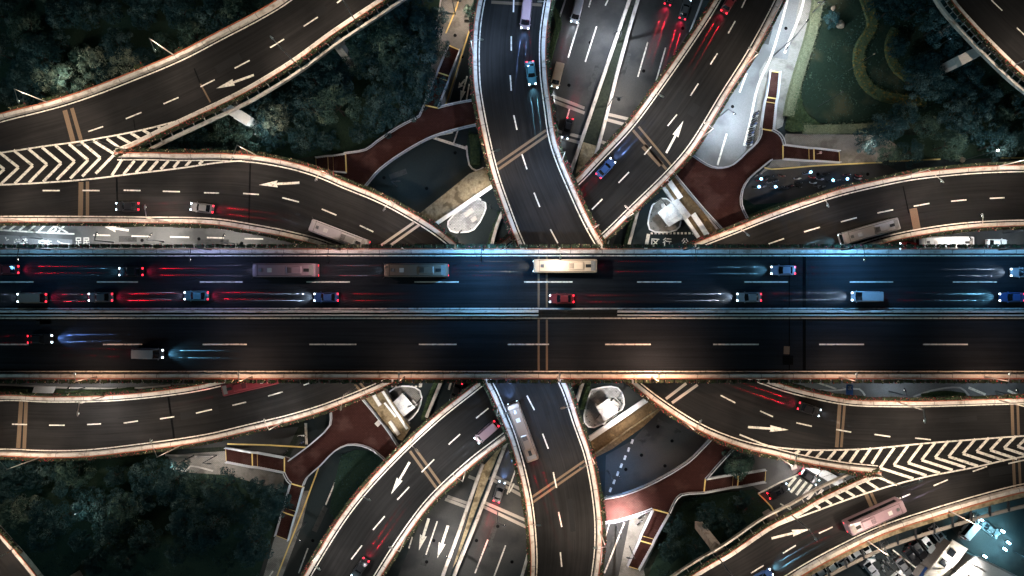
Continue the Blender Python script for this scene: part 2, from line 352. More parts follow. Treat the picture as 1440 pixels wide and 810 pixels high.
# bright street
for a, b in [((1050, 103), (1040, 130)), ((1022, 188), (1009, 232))]: dash(mk, a, b, .42, z+.01)
line_mark(mk, wl([(1139, -120), (1130, 0), (1103, 75)], 0), .55, z+.01)
line_mark(mk, wl([(1112, -20), (1102, 20), (1084, 80), (1066, 120), (1054, 175), (1046, 205)], 0), .5, z+.01)
# west street
for a, b in [((131, 330.5), (155, 331)), ((185, 332), (211, 332.5)), ((239, 333), (266, 333.7)), ((291, 334), (315, 334.7)), ((344, 335.5), (370, 336))]: dash(mk, a, b, .3, z)
line_mark(mk, wl([(-40, 320), (0, 323.5), (60, 327), (105, 329)], 0), .34, z)
line_mark(mk, wl([(79, 318), (96, 327.5)], 0), .34, z)
for i in range(-2, 6): x = 13+i*13.6; dash(mk, (x, 323.5+i*.7), (x+11, 315.5), .42, z)
dash(mk, (77, 318), (79, 323), .45, z); dash(mk, (79, 323), (70, 327), .45, z)
arrow(mk, (147, 319), (181, 324), z, w=.5, hw=1.7, hl=5)
# south-west lane, south lane, north service lane
for a, b in [((475, 669), (458, 710)), ((433, 771), (420, 806)), ((384, 803), (378, 812)), ((660, 118), (656, 140))]: dash(mk, a, b, .3, z)
arrow(mk, (647, 143), (657, 107), z, w=.35, hw=1.2, hl=2.4); arrow(mk, (644, 124), (654, 112), z, w=.4, hw=1.3, hl=2)
dash(mk, (637, 186), (607, 192), .4, z); dash(mk, (609, 193.5), (660, 210), .6, z); dash(mk, (644, 183), (638, 201), .3, z)
for i in range(8):
    x0, y0 = 890-i*5.1, 618+i*11.3; dash(mk, (x0, y0), (x0-2, y0+6), .5, z)
dash(mk, (884, 605), (880, 612), .35, z)
dash(mk, (878, 735), (850, 806), .34, z); dash(mk, (858, 733), (850, 760), .2, z)
dash(mk, (430, 595), (431, 625), .6, z)
# north-east box junction and dashes by the white booth
for i in range(13): dash(mk, (915+i*5.3, 328), (918+i*5.3, 328), .45, z)
dash(mk, (912, 329), (908, 350), .75, z)
for i in range(9): dash(mk, (544+i*5.6, 543.5), (547.5+i*5.6, 543.5), .35, z)
dash(mk, (592, 536), (591, 544), .7, z)
for a in (634, 641, 648): dash(mk, (a, 538), (a-3, 548), .45, z)
# zebra crossing
for i in range(7):
    c = Vector((1113+i*7.6, 680+i*3.4)); dash(mk, (c.x+6, c.y-9), (c.x-9+i*.3, c.y+9), .62, z)
line_mark(mk, wl([(1066, 694), (1105, 674), (1128, 665)], 0, False), .35, z)
line_mark(mk, wl([(1097, 708), (1120, 722)], 0, False), .3, z)
for i in range(3): dash(mk, (1096+i*3, 560), (1112+i*3, 566), .3, z)
dash(mk, (1138, 534), (1176, 547), .4, z); dash(mk, (1362, 545), (1386, 555), .55, z); dash(mk, (1417, 549), (1432, 556), .5, z)
line_mark(mk, wl([(1290, 800), (1255, 773)], 0, False), .3, z)
o = mk.build('road_markings', M['paint_white'], origin=(0, 0, 0)); o['kind'] = 'structure'
# joints across the sunken road
mk = MB()
for a, b in [((777, 135), (822, 152)), ((777, 142), (822, 159)), ((839, 157), (886, 168)), ((838, 164), (882, 176)), ((783, 184), (818, 193)), ((782, 191), (816, 201)), ((836, 196), (856, 203)),
             ((626, 702), (658, 714)), ((629, 698), (661, 709)), ((659, 670), (672, 675)), ((677, 711), (742, 742)), ((680, 706), (742, 733)), ((688, 672), (736, 698)), ((692, 668), (736, 690))]:
    dash(mk, a, b, .7, .075)
mk.build('road_joints', M['joint_pale'], origin=(0, 0, 0))['kind'] = 'structure'
# yellow kerb lines
mk = MB()
for pts in ([(648, -60), (645, 0), (635, 28), (627, 47)], [(668, 18), (650, 75), (627, 147)], [(448, 658), (425, 720), (390, 810), (380, 840)], [(1075, 236), (1085, 238), (1150, 233), (1240, 228.5)], [(1250, 227), (1322, 224)], [(1407, 222.5), (1500, 221)],
            [(320, 624), (380, 626), (430, 629)], [(1066, 694), (1084, 712), (1096, 735)]):
    wall(mk, wl(pts, 0), -.14, .14, 0, .17)
mk.build('kerb', M['paint_yellow'], origin=(0, 0, 0))['kind'] = 'structure'
mk = MB()
for pts in ([(811, -60), (795, 0), (771, 77), (776, 135)], [(622, -60), (620, 0), (612, 45)], [(1007, -60), (987, 0), (970, 45)], [(-100, 541), (0, 541), (90, 545), (180, 546), (240, 542)], [(240, 655), (262, 662), (268, 655), (300, 662)],
            [(1110, 547), (1170, 549), (1208, 547), (1216, 556)], [(1284, 558), (1310, 549), (1350, 545), (1362, 556)], [(656, 205), (660, 232), (670, 240), (680, 236)], [(1012, 628), (1008, 622)], [(233, 640), (300, 641)],
            [(935, 690), (905, 700), (882, 712)], [(1047, 308), (1150, 300), (1280, 262)], [(845, 735), (846, 810)]):
    wall(mk, wl(pts, 0), -.18, .18, 0, .2)
mk.build('kerb', M['concrete'], origin=(0, 0, 0))['kind'] = 'structure'
def text_mesh(name, cu):
    t = bpy.data.objects.new('tmp', cu); COL.objects.link(t); bpy.context.view_layer.update()
    me = bpy.data.meshes.new_from_object(t.evaluated_get(bpy.context.evaluated_depsgraph_get())); bpy.data.objects.remove(t)
    o = bpy.data.objects.new(name, me); COL.objects.link(o); return o
def lettering(txt, px, py, size, rz, sx=1.0, m='paint_white', z=.09):
    cu = bpy.data.curves.new('road_lettering', 'FONT'); cu.body = txt; cu.size = size; cu.align_x = 'CENTER'; cu.align_y = 'CENTER'; cu.offset = size*.02
    cu.materials.append(M[m]); o = text_mesh('road_lettering', cu); o.location = W(px, py, 0)[:2]+(z,); o.rotation_euler = (0, 0, rz); o.scale = (sx, 1, 1); o['kind'] = 'structure'
    return o
lettering('足', 110.5, 341, 2.2, 0, .75); lettering('民', 122, 341, 2.2, 0, .75)
for t, x, y in (('人', 88, 343), ('校', 62, 341.5), ('敬', 28, 339), ('主', 2, 337)): lettering(t, x, y, 2.0, R(-92), 1.0).scale = (.75, 1.6, 1)
lettering('区', 921, 342, 2.0, R(-4)); lettering('行', 938, 341.5, 2.0, R(-4)); lettering('公', 963, 340.5, 1.6, R(-4))

# rounded traffic islands
def island(pts, label, m='paving_white'):
    q = smooth(wl(pts+[pts[0]], 0, False))[:-1]; mb = MB(); mb.prism([(p.x, p.y) for p in q], .02, .22)
    o = mb.build('traffic_island', [M[m]]); tag(o, label, 'island')
    mb = MB(); wall(mb, q+[q[0]], -.02, .28, .0, .27); mb.build('kerb_ring', M['white_metal'], o)
    return o
island([(672, 280), (682, 286), (680, 300), (666, 322), (650, 326), (634, 324), (631, 312), (648, 296)], 'glaring white triangular island between the upper left ramp and pale underpass roof')
island([(918, 289), (930, 280), (942, 284), (956, 312), (950, 323), (930, 326), (914, 322), (913, 306)], 'grey triangular island under the white canopy between the two upper right ramps', 'paving')
island([(545, 555), (556, 546), (575, 544), (590, 550), (591, 568), (580, 586), (566, 592)], 'rounded kerbed island under the white canopy south of the viaduct, left side', 'paving')
island([(832, 549), (850, 545), (868, 546), (876, 560), (874, 575), (835, 600), (823, 594), (824, 575)], 'brightly lit white island south of the viaduct beside the right underpass roof')

# ------------------------------------------------------------------ elevated roads
def deck_thing(name, label, cat, L, Rr, z, parapets, m='asphalt_ramp', thick=1.25, piers=True):
    """L, Rr: world polylines of the deck edges (same travel direction). parapets: list of (polyline, side) side +1 when the deck lies left of the line"""
    n = max(len(L), len(Rr)); A = resample(L, n); B = resample(Rr, n)
    mid = A[n//2].lerp(B[n//2], .5); rt = root(name, (mid.x, mid.y, 0), label, cat)
    mb = MB(); strip(mb, A, B, z); so = mb.build('road_surface', M[m], rt); uvl = so.data.uv_layers.new(name='UVMap'); cu_ = [0]
    for i in range(1, n): cu_.append(cu_[-1]+(A[i].lerp(B[i], .5)-A[i-1].lerp(B[i-1], .5)).length)
    for lp in so.data.loops: i, s_ = divmod(lp.vertex_index, 2); uvl.data[lp.index].uv = (cu_[i], s_*(A[i]-B[i]).length)
    sl = MB(); vs = []
    for a, b in zip(A, B):
        c = a.lerp(b, .5); w1, w2 = a.lerp(b, .2), a.lerp(b, .8)
        vs += [(a.x, a.y, z-.02), (b.x, b.y, z-.02), (b.x, b.y, z-.5), (w2.x, w2.y, z-thick), (w1.x, w1.y, z-thick), (a.x, a.y, z-.5)]
    fs = []
    for i in range(n-1):
        for k in range(6): fs.append((6*i+k, 6*i+(k+1) % 6, 6*i+6+(k+1) % 6, 6*i+6+k))
    sl.add(vs, fs); sl.build('girder', M['concrete_dark'], rt)
    rp_ = random.Random(int(abs(mid.x*7+mid.y*3))); Cm = [a.lerp(b, .5) for a, b in zip(A, B)]; Lm = clen(Cm)
    for _ in range(int(Lm/14)):          # tar patches and seams laid over the surface
        pm, dm = at(Cm, rp_.uniform(2, Lm-2)); wdt = (A[0]-B[0]).length; nm_ = Vector((-dm.y, dm.x)); o_ = rp_.uniform(-.3, .3)*min(wdt, 10); ln = rp_.uniform(1.5, 9); wd = rp_.choice((.1, .14, 1.0, 1.6))
        q0 = pm+nm_*o_-dm*ln/2; q1 = pm+nm_*o_+dm*ln/2; mb = MB(); line_mark(mb, [q0, q1], wd, z+.006); mb.build('patch', M['tar'], rt)
    for pl, sd in parapets:
        mb = MB(); wall(mb, pl, -.05*sd, .70*sd, z-.55, z+.9, 0, .06); tj = 3.0
        while tj < clen(pl): pj, dj = at(pl, tj); nj = Vector((-dj.y, dj.x))*sd; a_, b_ = pj-nj*.053, pj+nj*.703; mb.bar((a_.x, a_.y, z+.2), (b_.x, b_.y, z+.2), .13, 1.406, 1); tj += 6
        mb.build('parapet', [M['parapet'], M['concrete_dark']], rt)
        mb = MB(); wall(mb, pl, -.20*sd, -.06*sd, z+.80, z+1.08); mb.build('rail', M['rust_rail'], rt)
        mb = MB(); strip(mb, offset(pl, .98*sd), offset(pl, 1.20*sd), z+.015); mb.build('edge_line', M['paint_white'], rt)
    if piers:
        L_ = clen(A); k = max(2, int(L_/32))
        C_ = [a.lerp(b, .5) for a, b in zip(A, B)]
        for i in range(k):
            p, d = at(C_, L_*(i+.5)/k)
            if abs(W(720, 0)[0]) < 0 or abs(p.x) > 170 or abs(p.y) > 110: continue
            nrm = Vector((-d.y, d.x)); mb = MB(); ring = []
            for zz, hw, hd in ((0, 1.1, .8), (z-thick-1.6, 1.1, .8), (z-thick-.6, 2.2, .85), (z-thick, 2.3, .85)):
                ring.append([(p+nrm*sx*hw+d*sy*hd).to_tuple()+(zz,) for sx, sy in ((-1, -1), (1, -1), (1, 1), (-1, 1))])
            mb.loft(ring); mb.build('pier', M['concrete_dark'], rt)
    return rt
def segs(rt, segments, z, w=.22, arrows=(), name='lane_marking', extra=None):
    for a, b in segments: mb = MB(); dash(mb, a, b, w, z+.02); mb.build('lane_dash', M['paint_white'], rt)
    for t, a in arrows: mb = MB(); arrow(mb, t, a, z+.02, w=.45, hw=1.35, hl=3.6); mb.build('painted_arrow', M['paint_white'], rt)
    if extra: mb = MB(); extra(mb); mb.build('gore_marking', M['paint_white'], rt)
def joints(rt, lst, z, default='joint_tan'):
    for it in lst:
        a, b, w = it[:3]; m = it[3] if len(it) > 3 else default
        mb = MB(); dash(mb, a, b, w, z+.01); mb.build('expansion_joint', M[m], rt)

PLANTER_ROWS = []      # (polyline, side, z, label, density of flowers)

# --- west deck: outer ramp + inner ramp meet at the gore
TLo_N = wl([(-260, 215), (-90, 192), (0, 164), (75, 145), (125, 129), (175, 110), (250, 79), (312, 47), (360, 22), (397, 0), (470, -55), (560, -130)], ZO)
nose = (165, 217)
TLo_S = wl([(700, -110), (610, -45), (545, 0), (507, 25), (467, 52), (415, 90), (360, 124), (322, 144), (275, 166), (220, 192), (190, 207), nose], ZO)
gore_mid = wl([(-260, 248), (-90, 243), (0, 239), (80, 230), nose], ZO)
rt = deck_thing('outer_ramp', 'curved elevated ramp crossing the upper left corner above dark trees', 'ramp', TLo_N, [p for p in gore_mid]+list(reversed(TLo_S))[1:], ZO,
                [(TLo_N, -1), (TLo_S, -1)])
U = wl([(-260, 243), (-90, 226), (0, 215), (60, 206), (112, 199), (170, 189), (212, 180), (250, 170), (274, 163)], ZO)
def ex(mb):
    line_mark(mb, U, .3, ZO+.022)
    ap = [(-14, 240), (6, 238), (26, 235.5), (46, 233), (66, 231), (86, 229.5), (105, 227), (124, 225), (141, 222)]
    for x, y in ap: dash(mb, (x, y), (x-27, y-22.4+max(0, (60-x))*.033), .54, ZO+.02)
    for a, b in [((150, 195), (168, 208)), ((165, 191), (184, 202)), ((184, 187), (200, 197)), ((201, 183), (215, 191)), ((222, 178), (231, 185)), ((240, 172), (245, 178))]: dash(mb, a, b, .54, ZO+.02)
    dash(mb, (131, 198), (160, 216), .54, ZO+.02)
segs(rt, [((124, 185), (145, 178)), ((177, 167), (199, 158)), ((230, 146), (251, 137)), ((282, 122), (302, 112)), ((330, 96), (351, 85)), ((380, 67), (399.5, 55)), ((427, 37), (447, 24)), ((474, 4), (494, -10))], ZO, .25,
     [((304, 124.5), (357, 105.5))], extra=ex)
joints(rt, [((91, 155), (104, 203), .95), ((101, 152), (115, 201), .75), ((282, 118), (296, 144), .3), ((273, 96), (281, 116), .25, 'joint_dark'), ((188, 168), (190, 182), .2, 'joint_dark')], ZO)
PLANTER_ROWS += [(TLo_N, 1, ZO, 'outer_n'), (TLo_S, 1, ZO, 'outer_s')]
# pale drainage ledge outside the south parapet
def ledge(rt, pl, sd, z, d0=.75, d1=1.15, m='parapet', every=2.4):
    mb = MB(); wall(mb, pl, -d0*sd, -d1*sd, z-.9, z-.1); mb.build('service_ledge', M[m], rt)
    mb = MB(); t = 1.0; L_ = clen(pl)
    while t < L_:
        p, d = at(pl, t); nrm = Vector((-d.y, d.x))*sd; a = p-nrm*.05; b = p-nrm*d1
        mb = MB(); mb.bar((a.x, a.y, z-.5), (b.x, b.y, z-.5), .16, .3); mb.build('bracket', M['concrete'], rt); t += every
ledge(rt, TLo_S, -1, ZO, 1.25, 1.75)
def cap(rt, a, b, w, z, m='parapet', h=1.4):          # crosshead of a pier reaching out past the deck edge
    mb = MB(); A = Vector(W(*a, z)); B = Vector(W(*b, z)); mb.bar(A, B, w, h); mb.build('crosshead', M[m], rt)
    mb = MB(); c = A.lerp(B, .45); mb.box(c.x-.8, c.x+.8, c.y-.8, c.y+.8, 0, z-.6); mb.build('pier', M[m], rt)
cap(rt, (316, 150), (352, 171), 1.9, ZO-2.2, 'white_metal'); cap(rt, (466, 52), (480, 64), 2.0, ZO-2.0, 'parapet')

TL_N = [nose, (215, 217), (250, 218), (310, 218), (360, 221), (410, 230), (450, 242), (485, 257), (525, 273), (560, 290), (610, 320), (642, 345), (700, 400), (755, 470), (795, 540), (813, 592), (831, 645), (843, 717), (844, 770), (840, 806), (830, 880), (805, 990)]
TL_S = [(-260, 318), (-90, 314), (0, 312), (100, 312), (210, 313), (300, 315), (360, 324), (410, 334), (457, 347), (540, 385), (625, 455), (684, 538), (704, 581), (720, 622), (738, 692), (745, 742), (747, 806), (735, 890), (710, 990)]
TLn, TLs = wl(TL_N, ZA), wl(TL_S, ZA)
rt = deck_thing('inner_ramp', 'curved ramp from the left edge passing under the viaduct and leaving at bottom centre', 'ramp', gore_mid[:-1]+TLn, TLs, ZA, [(TLn, -1), (TLs, 1)])
D = wl([(-260, 268), (0, 260), (60, 257), (125, 252), (190, 244), (250, 237), (312, 228), (340, 226)], ZA)
def ex(mb):
    line_mark(mb, D, .3, ZA+.022)
    ap = [(-14, 240), (6, 238), (26, 235.5), (46, 233), (66, 231), (86, 229.5), (105, 227), (124, 225), (141, 222), (160, 218)]
    for x, y in ap: dash(mb, (x, y), (x-25.3, y+26-max(0, (60-x))*.066), .54, ZA+.02)
    for a, b in [((157, 247), (172, 224)), ((174, 245), (189, 226)), ((191, 243), (206, 226)), ((209, 241), (222, 226)), ((226, 238), (237, 226)), ((244, 236), (252, 226)), ((261, 234), (268, 226)), ((280, 231), (285, 226))]: dash(mb, a, b, .55, ZA+.02)
segs(rt, [((174, 267.5), (197.5, 268)), ((229, 269), (253, 269.5)), ((287, 271), (308, 271.5)), ((342, 272), (364, 273.5)), ((397, 278), (420.5, 284)), ((452.5, 294), (473, 302.5)), ((506, 317), (525, 326)), ((560, 345), (578, 357)),
     ((741, 556.5), (751.5, 576.5)), ((763, 610), (771, 631)), ((778, 664), (782.6, 686)), ((785.5, 720), (790, 741)), ((788, 776.6), (790, 797)), ((60, 268), (84, 268)), ((116, 267.8), (140, 268))], ZA, .25, [((364, 260), (421, 257))], extra=ex)
joints(rt, [((114, 256), (113, 306), .95), ((123, 255), (123, 306), .65), ((536, 345), (582, 313), .5, 'joint_pale'), ((549, 345), (590, 316), .5, 'joint_pale'), ((744, 702), (822, 648), .45), ((747, 708), (824, 654), .45),
            ((352, 230), (350, 314), .3, 'joint_dark'), ((164, 250), (165, 285), .35, 'joint_dark')], ZA)
PLANTER_ROWS += [(TLn, 1, ZA, 'inner_n'), (TLs, -1, ZA, 'inner_s')]

# --- lower level: ramp from top right going under the viaduct to bottom left of centre (B2)
TR_N = [(1700, 245), (1560, 233), (1440, 234), (1380, 236), (1330, 240), (1280, 246), (1230, 256), (1180, 268), (1130, 284), (1080, 302), (1025, 324), (970, 346), (860, 400), (760, 465), (675, 536), (610, 588), (539, 656), (485, 720), (431, 806), (390, 880), (350, 970)]
TR_S = [(1700, 330), (1560, 319), (1440, 317), (1355, 321), (1280, 332), (1220, 347), (1100, 390), (960, 450), (820, 530), (712, 615), (664, 652), (610, 702), (575, 747), (538, 804), (500, 870), (460, 960)]
TRn, TRs = wl(TR_N, ZB), wl(TR_S, ZB)
rt = deck_thing('low_ramp', 'curved ramp from the right edge dipping under the viaduct to lower left of centre', 'ramp', TRn, TRs, ZB, [(TRn, 1), (TRs, -1)])
segs(rt, [((1081, 343), (1102.5, 335.5)), ((1131, 326), (1153, 319.5)), ((1182.5, 312), (1205, 306)), ((1234, 299.5), (1256, 295)), ((1285, 290), (1307, 286)), ((1337.5, 283), (1359, 281)), ((1392, 279), (1412.5, 278)), ((1446, 278), (1470, 278)),
     ((669.6, 588), (687, 574)), ((631, 625), (647, 610.5)), ((593, 664), (610.5, 646)), ((558.6, 703), (575.5, 684.6)), ((524.6, 745), (541, 726)), ((494, 786.6), (509, 767))], ZB, .25, [((550, 695), (576, 650))])
joints(rt, [((1284, 293), (1290, 325), 1.6, 'joint_tan'), ((1270, 262), (1278, 300), .25, 'joint_dark'), ((576.5, 634.5), (618, 692), .55), ((584, 631), (625, 688), .55)], ZB)
PLANTER_ROWS += [(TRn, -1, ZB, 'low_n'), (TRs, 1, ZB, 'low_s')]

T2_L = [(-260, 590), (-90, 567), (0, 556), (72, 558), (161, 556), (250, 547), (304, 537), (420, 505), (560, 440), (690, 355), (805, 258), (840, 222), (885, 174), (925, 120), (970, 55), (1005, 0), (1035, -60), (1060, -140)]
T2_R = [(-260, 655), (-90, 645), (0, 639), (64, 641), (120, 640), (179, 634), (286, 619), (360, 602), (410, 590), (467, 572), (553, 536), (660, 478), (760, 410), (845, 340), (895, 292), (945, 243), (977, 205), (1020, 135), (1058, 75), (1098, 0), (1125, -60), (1150, -140)]
T2l, T2r = wl(T2_L, ZB), wl(T2_R, ZB)
rt = deck_thing('low_ramp', 'long curved ramp from lower left edge under the viaduct to the top right of centre', 'ramp', T2l, T2r, ZB, [(T2l, -1), (T2r, 1)])
segs(rt, [((1034, 29.5), (1024, 47)), ((1009, 75), (999, 90.5)), ((982, 117.5), (971, 134.5)), ((952, 161), (939, 177)), ((916, 206), (906, 217.5)), ((884.5, 242), (870, 257)), ((847, 280), (832.5, 294.5)), ((1049, -2), (1043, 11)),
     ((17, 596.5), (38, 597)), ((69, 598), (91, 598)), ((122.5, 597), (142, 596)), ((174, 595), (194, 592)), ((225, 589), (245, 586)), ((275.6, 581), (298, 576)), ((327, 570), (346, 565.5)), ((377, 557), (397.6, 551)), ((427, 541.5), (440.5, 537))], ZB, .25, [((961, 170), (937, 215))])
joints(rt, [((890, 183), (937, 238), .55), ((898, 178), (944, 233), .45), ((905, 205), (930, 232), 1.2), ((30, 560), (25.5, 630), .85), ((37, 560), (34, 631), .75), ((236, 552), (245, 617), .4, 'joint_dark'), ((499, 540), (510, 554), .5, 'joint_tan'), ((505, 537), (517, 551), .5)], ZB)
PLANTER_ROWS += [(T2l, 1, ZB, 'low2_n'), (T2r, -1, ZB, 'low2_s')]

# --- upper level: ramp from top centre under the viaduct to the right edge; outer ramp below it
T1_L = [(720, -130), (690, -60), (674, 0), (667, 50), (667, 112), (672, 150), (682, 200), (694, 248), (710, 294), (730, 345), (780, 440), (888, 538), (935, 574), (988, 606), (1042, 627), (1080, 636), (1134, 649), (1187, 658), (1234, 663)]
T1_R = [(810, -130), (786, -60), (774, 0), (767, 50), (767, 100), (773, 150), (781, 200), (802, 255), (842, 337), (905, 420), (1000, 500), (1087, 537), (1141, 552), (1195, 562), (1250, 564), (1300, 564), (1440, 560), (1560, 558), (1700, 556)]
T1l, T1r = wl(T1_L, ZA), wl(T1_R, ZA)
g2 = wl([(1237, 663), (1296, 648), (1373, 635), (1440, 627), (1560, 618), (1700, 610)], ZA)
rt = deck_thing('inner_ramp', 'curved ramp from the top centre edge passing under the viaduct to the right edge', 'ramp', T1r, T1l+g2, ZA, [(T1l, 1), (T1r, -1)])
UL = wl([(1040, 611), (1062, 620), (1080, 627), (1110, 631), (1152, 633), (1223, 631), (1295, 624), (1384, 617), (1440, 613), (1700, 596)], ZA)
apx = [(1237.5, 658), (1257, 654), (1277, 651), (1296, 647), (1315, 643.5), (1334, 642), (1354, 638), (1373.5, 635), (1392.5, 633), (1412, 630), (1431, 628), (1450, 625)]
def ex(mb):
    line_mark(mb, UL, .3, ZA+.022)
    for i, (x, y) in enumerate(apx): dash(mb, (x, y), (x+20.5-i*.47, y-28.8+i*1.35), .52, ZA+.02)
    for a, b in [((1124.7, 633.8), (1117.6, 638)), ((1141, 632.7), (1133.7, 641)), ((1157, 633.8), (1148, 643.5)), ((1175, 633.8), (1164, 647)), ((1191.7, 632.7), (1179.5, 648)), ((1208, 631), (1195, 650)), ((1225, 630), (1210.6, 651)), ((1241, 629), (1226, 652.4))]: dash(mb, a, b, .55, ZA+.02)
segs(rt, [((722.5, 0), (722, 17)), ((719, 51), (719, 71)), ((717.5, 106), (719, 127.5)), ((722.5, 162), (727, 182.5)), ((734, 217), (741, 238)), ((751, 271), (759, 291)), ((774, 322.5), (784.5, 342)),
     ((1013.5, 556), (1034, 566.5)), ((1069, 578), (1087, 586)), ((1120, 594.5), (1141.5, 599.5)), ((1176, 604), (1197, 607.7)), ((1230, 611), (1252, 614)), ((1287, 616), (1309, 618.4))], ZA, .25, [((1109, 604.5), (1052, 600.5))], extra=ex)
joints(rt, [((697, 232), (768, 183), .5, 'joint_tan'), ((701, 238), (771, 189), .5), ((936.5, 561), (965, 539), .55, 'joint_pale'), ((945, 566.5), (981, 541), .55, 'joint_pale'), ((1181, 566), (1176.6, 629), .7), ((1188, 566), (1183, 629), .5), ((1423, 565), (1424.5, 612), .6), ((1431, 565), (1432.5, 612), .5),
            ((691, 3), (762, 7), .6, 'joint_tan')], ZA)
PLANTER_ROWS += [(T1l, -1, ZA, 'inner2_n'), (T1r, 1, ZA, 'inner2_s')]
BRo_N = wl([(1236, 664), (1230, 664), (1205, 674), (1152, 699), (1116, 720), (1080, 738), (1024, 776), (970, 808), (900, 860), (830, 930)], ZO)
BRo_S = wl([(1700, 640), (1560, 664), (1440, 688), (1384, 702), (1313, 723), (1241, 747), (1187, 772), (1125, 806), (1060, 850), (980, 920)], ZO)
rt = deck_thing('outer_ramp', 'curved elevated ramp crossing the lower right corner beside the car park', 'ramp', list(reversed(g2))+BRo_N, BRo_S, ZO, [(BRo_N, 1), (BRo_S, -1)])
LL = wl([(985, 808), (1030, 775), (1080, 745), (1152, 717), (1223, 692), (1295, 672), (1366, 658), (1440, 642), (1700, 608)], ZO)
def ex(mb):
    line_mark(mb, LL, .3, ZO+.022)
    for i, (x, y) in enumerate(apx): dash(mb, (x, y), (x+47-i*1.15, y+15-i*.33), .52, ZO+.02)
    for a, b in [((1217.8, 676.4), (1235.7, 688)), ((1203.5, 683), (1218, 693.6)), ((1187.4, 689), (1201.7, 698)), ((1173.8, 695.4), (1185.6, 703)), ((1159.5, 702), (1169.5, 709)), ((1145.5, 709.7), (1153.4, 715)), ((1228, 668), (1262, 682))]: dash(mb, a, b, .52, ZO+.02)
segs(rt, [((1101, 778), (1119, 767)), ((1151.6, 750), (1171, 741)), ((1204, 726.5), (1224, 717)), ((1261, 702.5), (1280, 694.7)), ((1313, 683), (1333, 674.6)), ((1368, 663), (1388, 656)), ((1418, 652), (1440, 647)), ((1056, 806), (1074, 795))], ZO, .25, [((1140, 743.7), (1085, 757))], extra=ex)
joints(rt, [((1217.8, 695), (1239, 743), .75), ((1225, 693), (1246, 740), .55), ((1425, 645), (1427, 688), .6), ((1433, 643), (1435, 686), .5)], ZO)
PLANTER_ROWS += [(BRo_N, -1, ZO, 'outer2_n')]
ledge(rt, BRo_N, 1, ZO, 1.25, 1.6, every=3)
cap(rt, (1003, 768), (1016, 777), 1.9, ZO-2.0)
# outer maintenance walkway of the lower right ramp, carried on brackets
mb = MB(); wall(mb, BRo_S, .1, 1.5, ZO-.35, ZO+.12); mb.build('drainage_shelf', M['tan_roof'], rt)
mb = MB(); wall(mb, BRo_S, 3.2, 3.75, ZO-.5, ZO-.1); mb.build('outer_beam', M['joint_pale'], rt)
L_ = clen(BRo_S); t = 2
while t < L_:
    p, d = at(BRo_S, t); n_ = Vector((-d.y, d.x)); a, b = p+n_*.8-d*.3, p+n_*3.6+d*.5
    mb = MB(); mb.bar((a.x, a.y, ZO-.25), (b.x, b.y, ZO-.1), .3, .4); mb.build('bracket', M['pole_black'], rt); t += 3.9

# --- corner ramps
CR_S = wl([(1300, -60), (1332, 0), (1352, 25), (1390, 65), (1440, 112), (1520, 170), (1640, 240)], ZO)
CR_N = wl([(1400, -90), (1425, -40), (1470, 5), (1540, 60), (1680, 130)], ZO)
rt = deck_thing('corner_ramp', 'dark elevated ramp cutting across the top right corner', 'ramp', CR_N, CR_S, ZO, [(CR_S, 1), (CR_N, -1)])
segs(rt, [((1394, 0), (1409.5, 15)), ((1430, 39), (1446, 54)), ((1378, -16), (1366, -32))], ZO)
ledge(rt, CR_S, 1, ZO, 1.25, 1.8, every=1.6); cap(rt, (1391, 64), (1347, 87), 2.0, ZO-2.6, 'concrete')
PLANTER_ROWS += [(sub(CR_S, 8, clen(CR_S)-30), -1, ZO, 'corner')]
CL_N = wl([(-180, 600), (-60, 680), (0, 743), (57, 810), (120, 900)], ZO); CL_S = wl([(-220, 690), (-90, 770), (-20, 850), (20, 930)], ZO)
rt = deck_thing('corner_ramp', 'dark elevated ramp cutting across the bottom left corner', 'ramp', CL_N, CL_S, ZO, [(CL_N, -1), (CL_S, 1)])
PLANTER_ROWS += [(sub(CL_N, 8, clen(CL_N)-20), 1, ZO, 'corner')]

# --- the main viaduct
XL, XR = -190, 190
def yl(py): return W(0, py, ZM)[1]
def hl(py): return [Vector((x, yl(py))) for x in range(XL, XR+1, 10)]
N_out, S_out = hl(351.5), hl(530.5)
rt = deck_thing('viaduct', 'wide horizontal viaduct with two carriageways crossing over every ramp', 'viaduct', N_out, S_out, ZM, [(N_out, -1), (S_out, 1)], 'asphalt_main', 1.7)
VIADUCT = rt
for py, w in ((434, .26), (447.5, .24)): mb = MB(); strip(mb, [Vector((XL, yl(py)+w/2)), Vector((XR, yl(py)+w/2))], [Vector((XL, yl(py)-w/2)), Vector((XR, yl(py)-w/2))], ZM+.02); mb.build('edge_line', M['paint_white'], rt)
for a, b in [(0, 47), (136, 194), (281, 341), (431, 492), (583, 645), (737, 805), (896, 958), (1047, 1108), (1195, 1256), (1340, 1402)]: (mb := MB(), dash(mb, (a, 396.5), (b, 396.5), .22, ZM+.02), mb.build('lane_dash', M['paint_white'], rt))
for a, b in [(-10, 40), (145, 200), (285, 347), (435, 501), (589, 642), (714, 772), (851, 915), (1003, 1067), (1152, 1215), (1298, 1361)]: (mb := MB(), dash(mb, (a, 484.3), (b, 484.3), .24, ZM+.02), mb.build('lane_dash', M['paint_white'], rt))
for x in (757.5, 769): 
    for y0, y1 in ((359, 433), (449, 522)):
        mb = MB(); dash(mb, (x, y0), (x, y1), .38, ZM+.01); mb.build('expansion_joint', M['joint_tan'], rt)
for x, w in ((1131, .62), (1110, .22)):
    for y0, y1 in ((357.5, 434), (447, 524)):
        mb = MB(); dash(mb, (x, y0), (x, y1), w, ZM+.01); mb.build('expansion_joint', M['joint_dark'], rt)
mb = MB(); dash(mb, (1106.5, 487), (1106, 498), 1.1, ZM+.012); mb.build('patch', M['joint_tan'], rt)
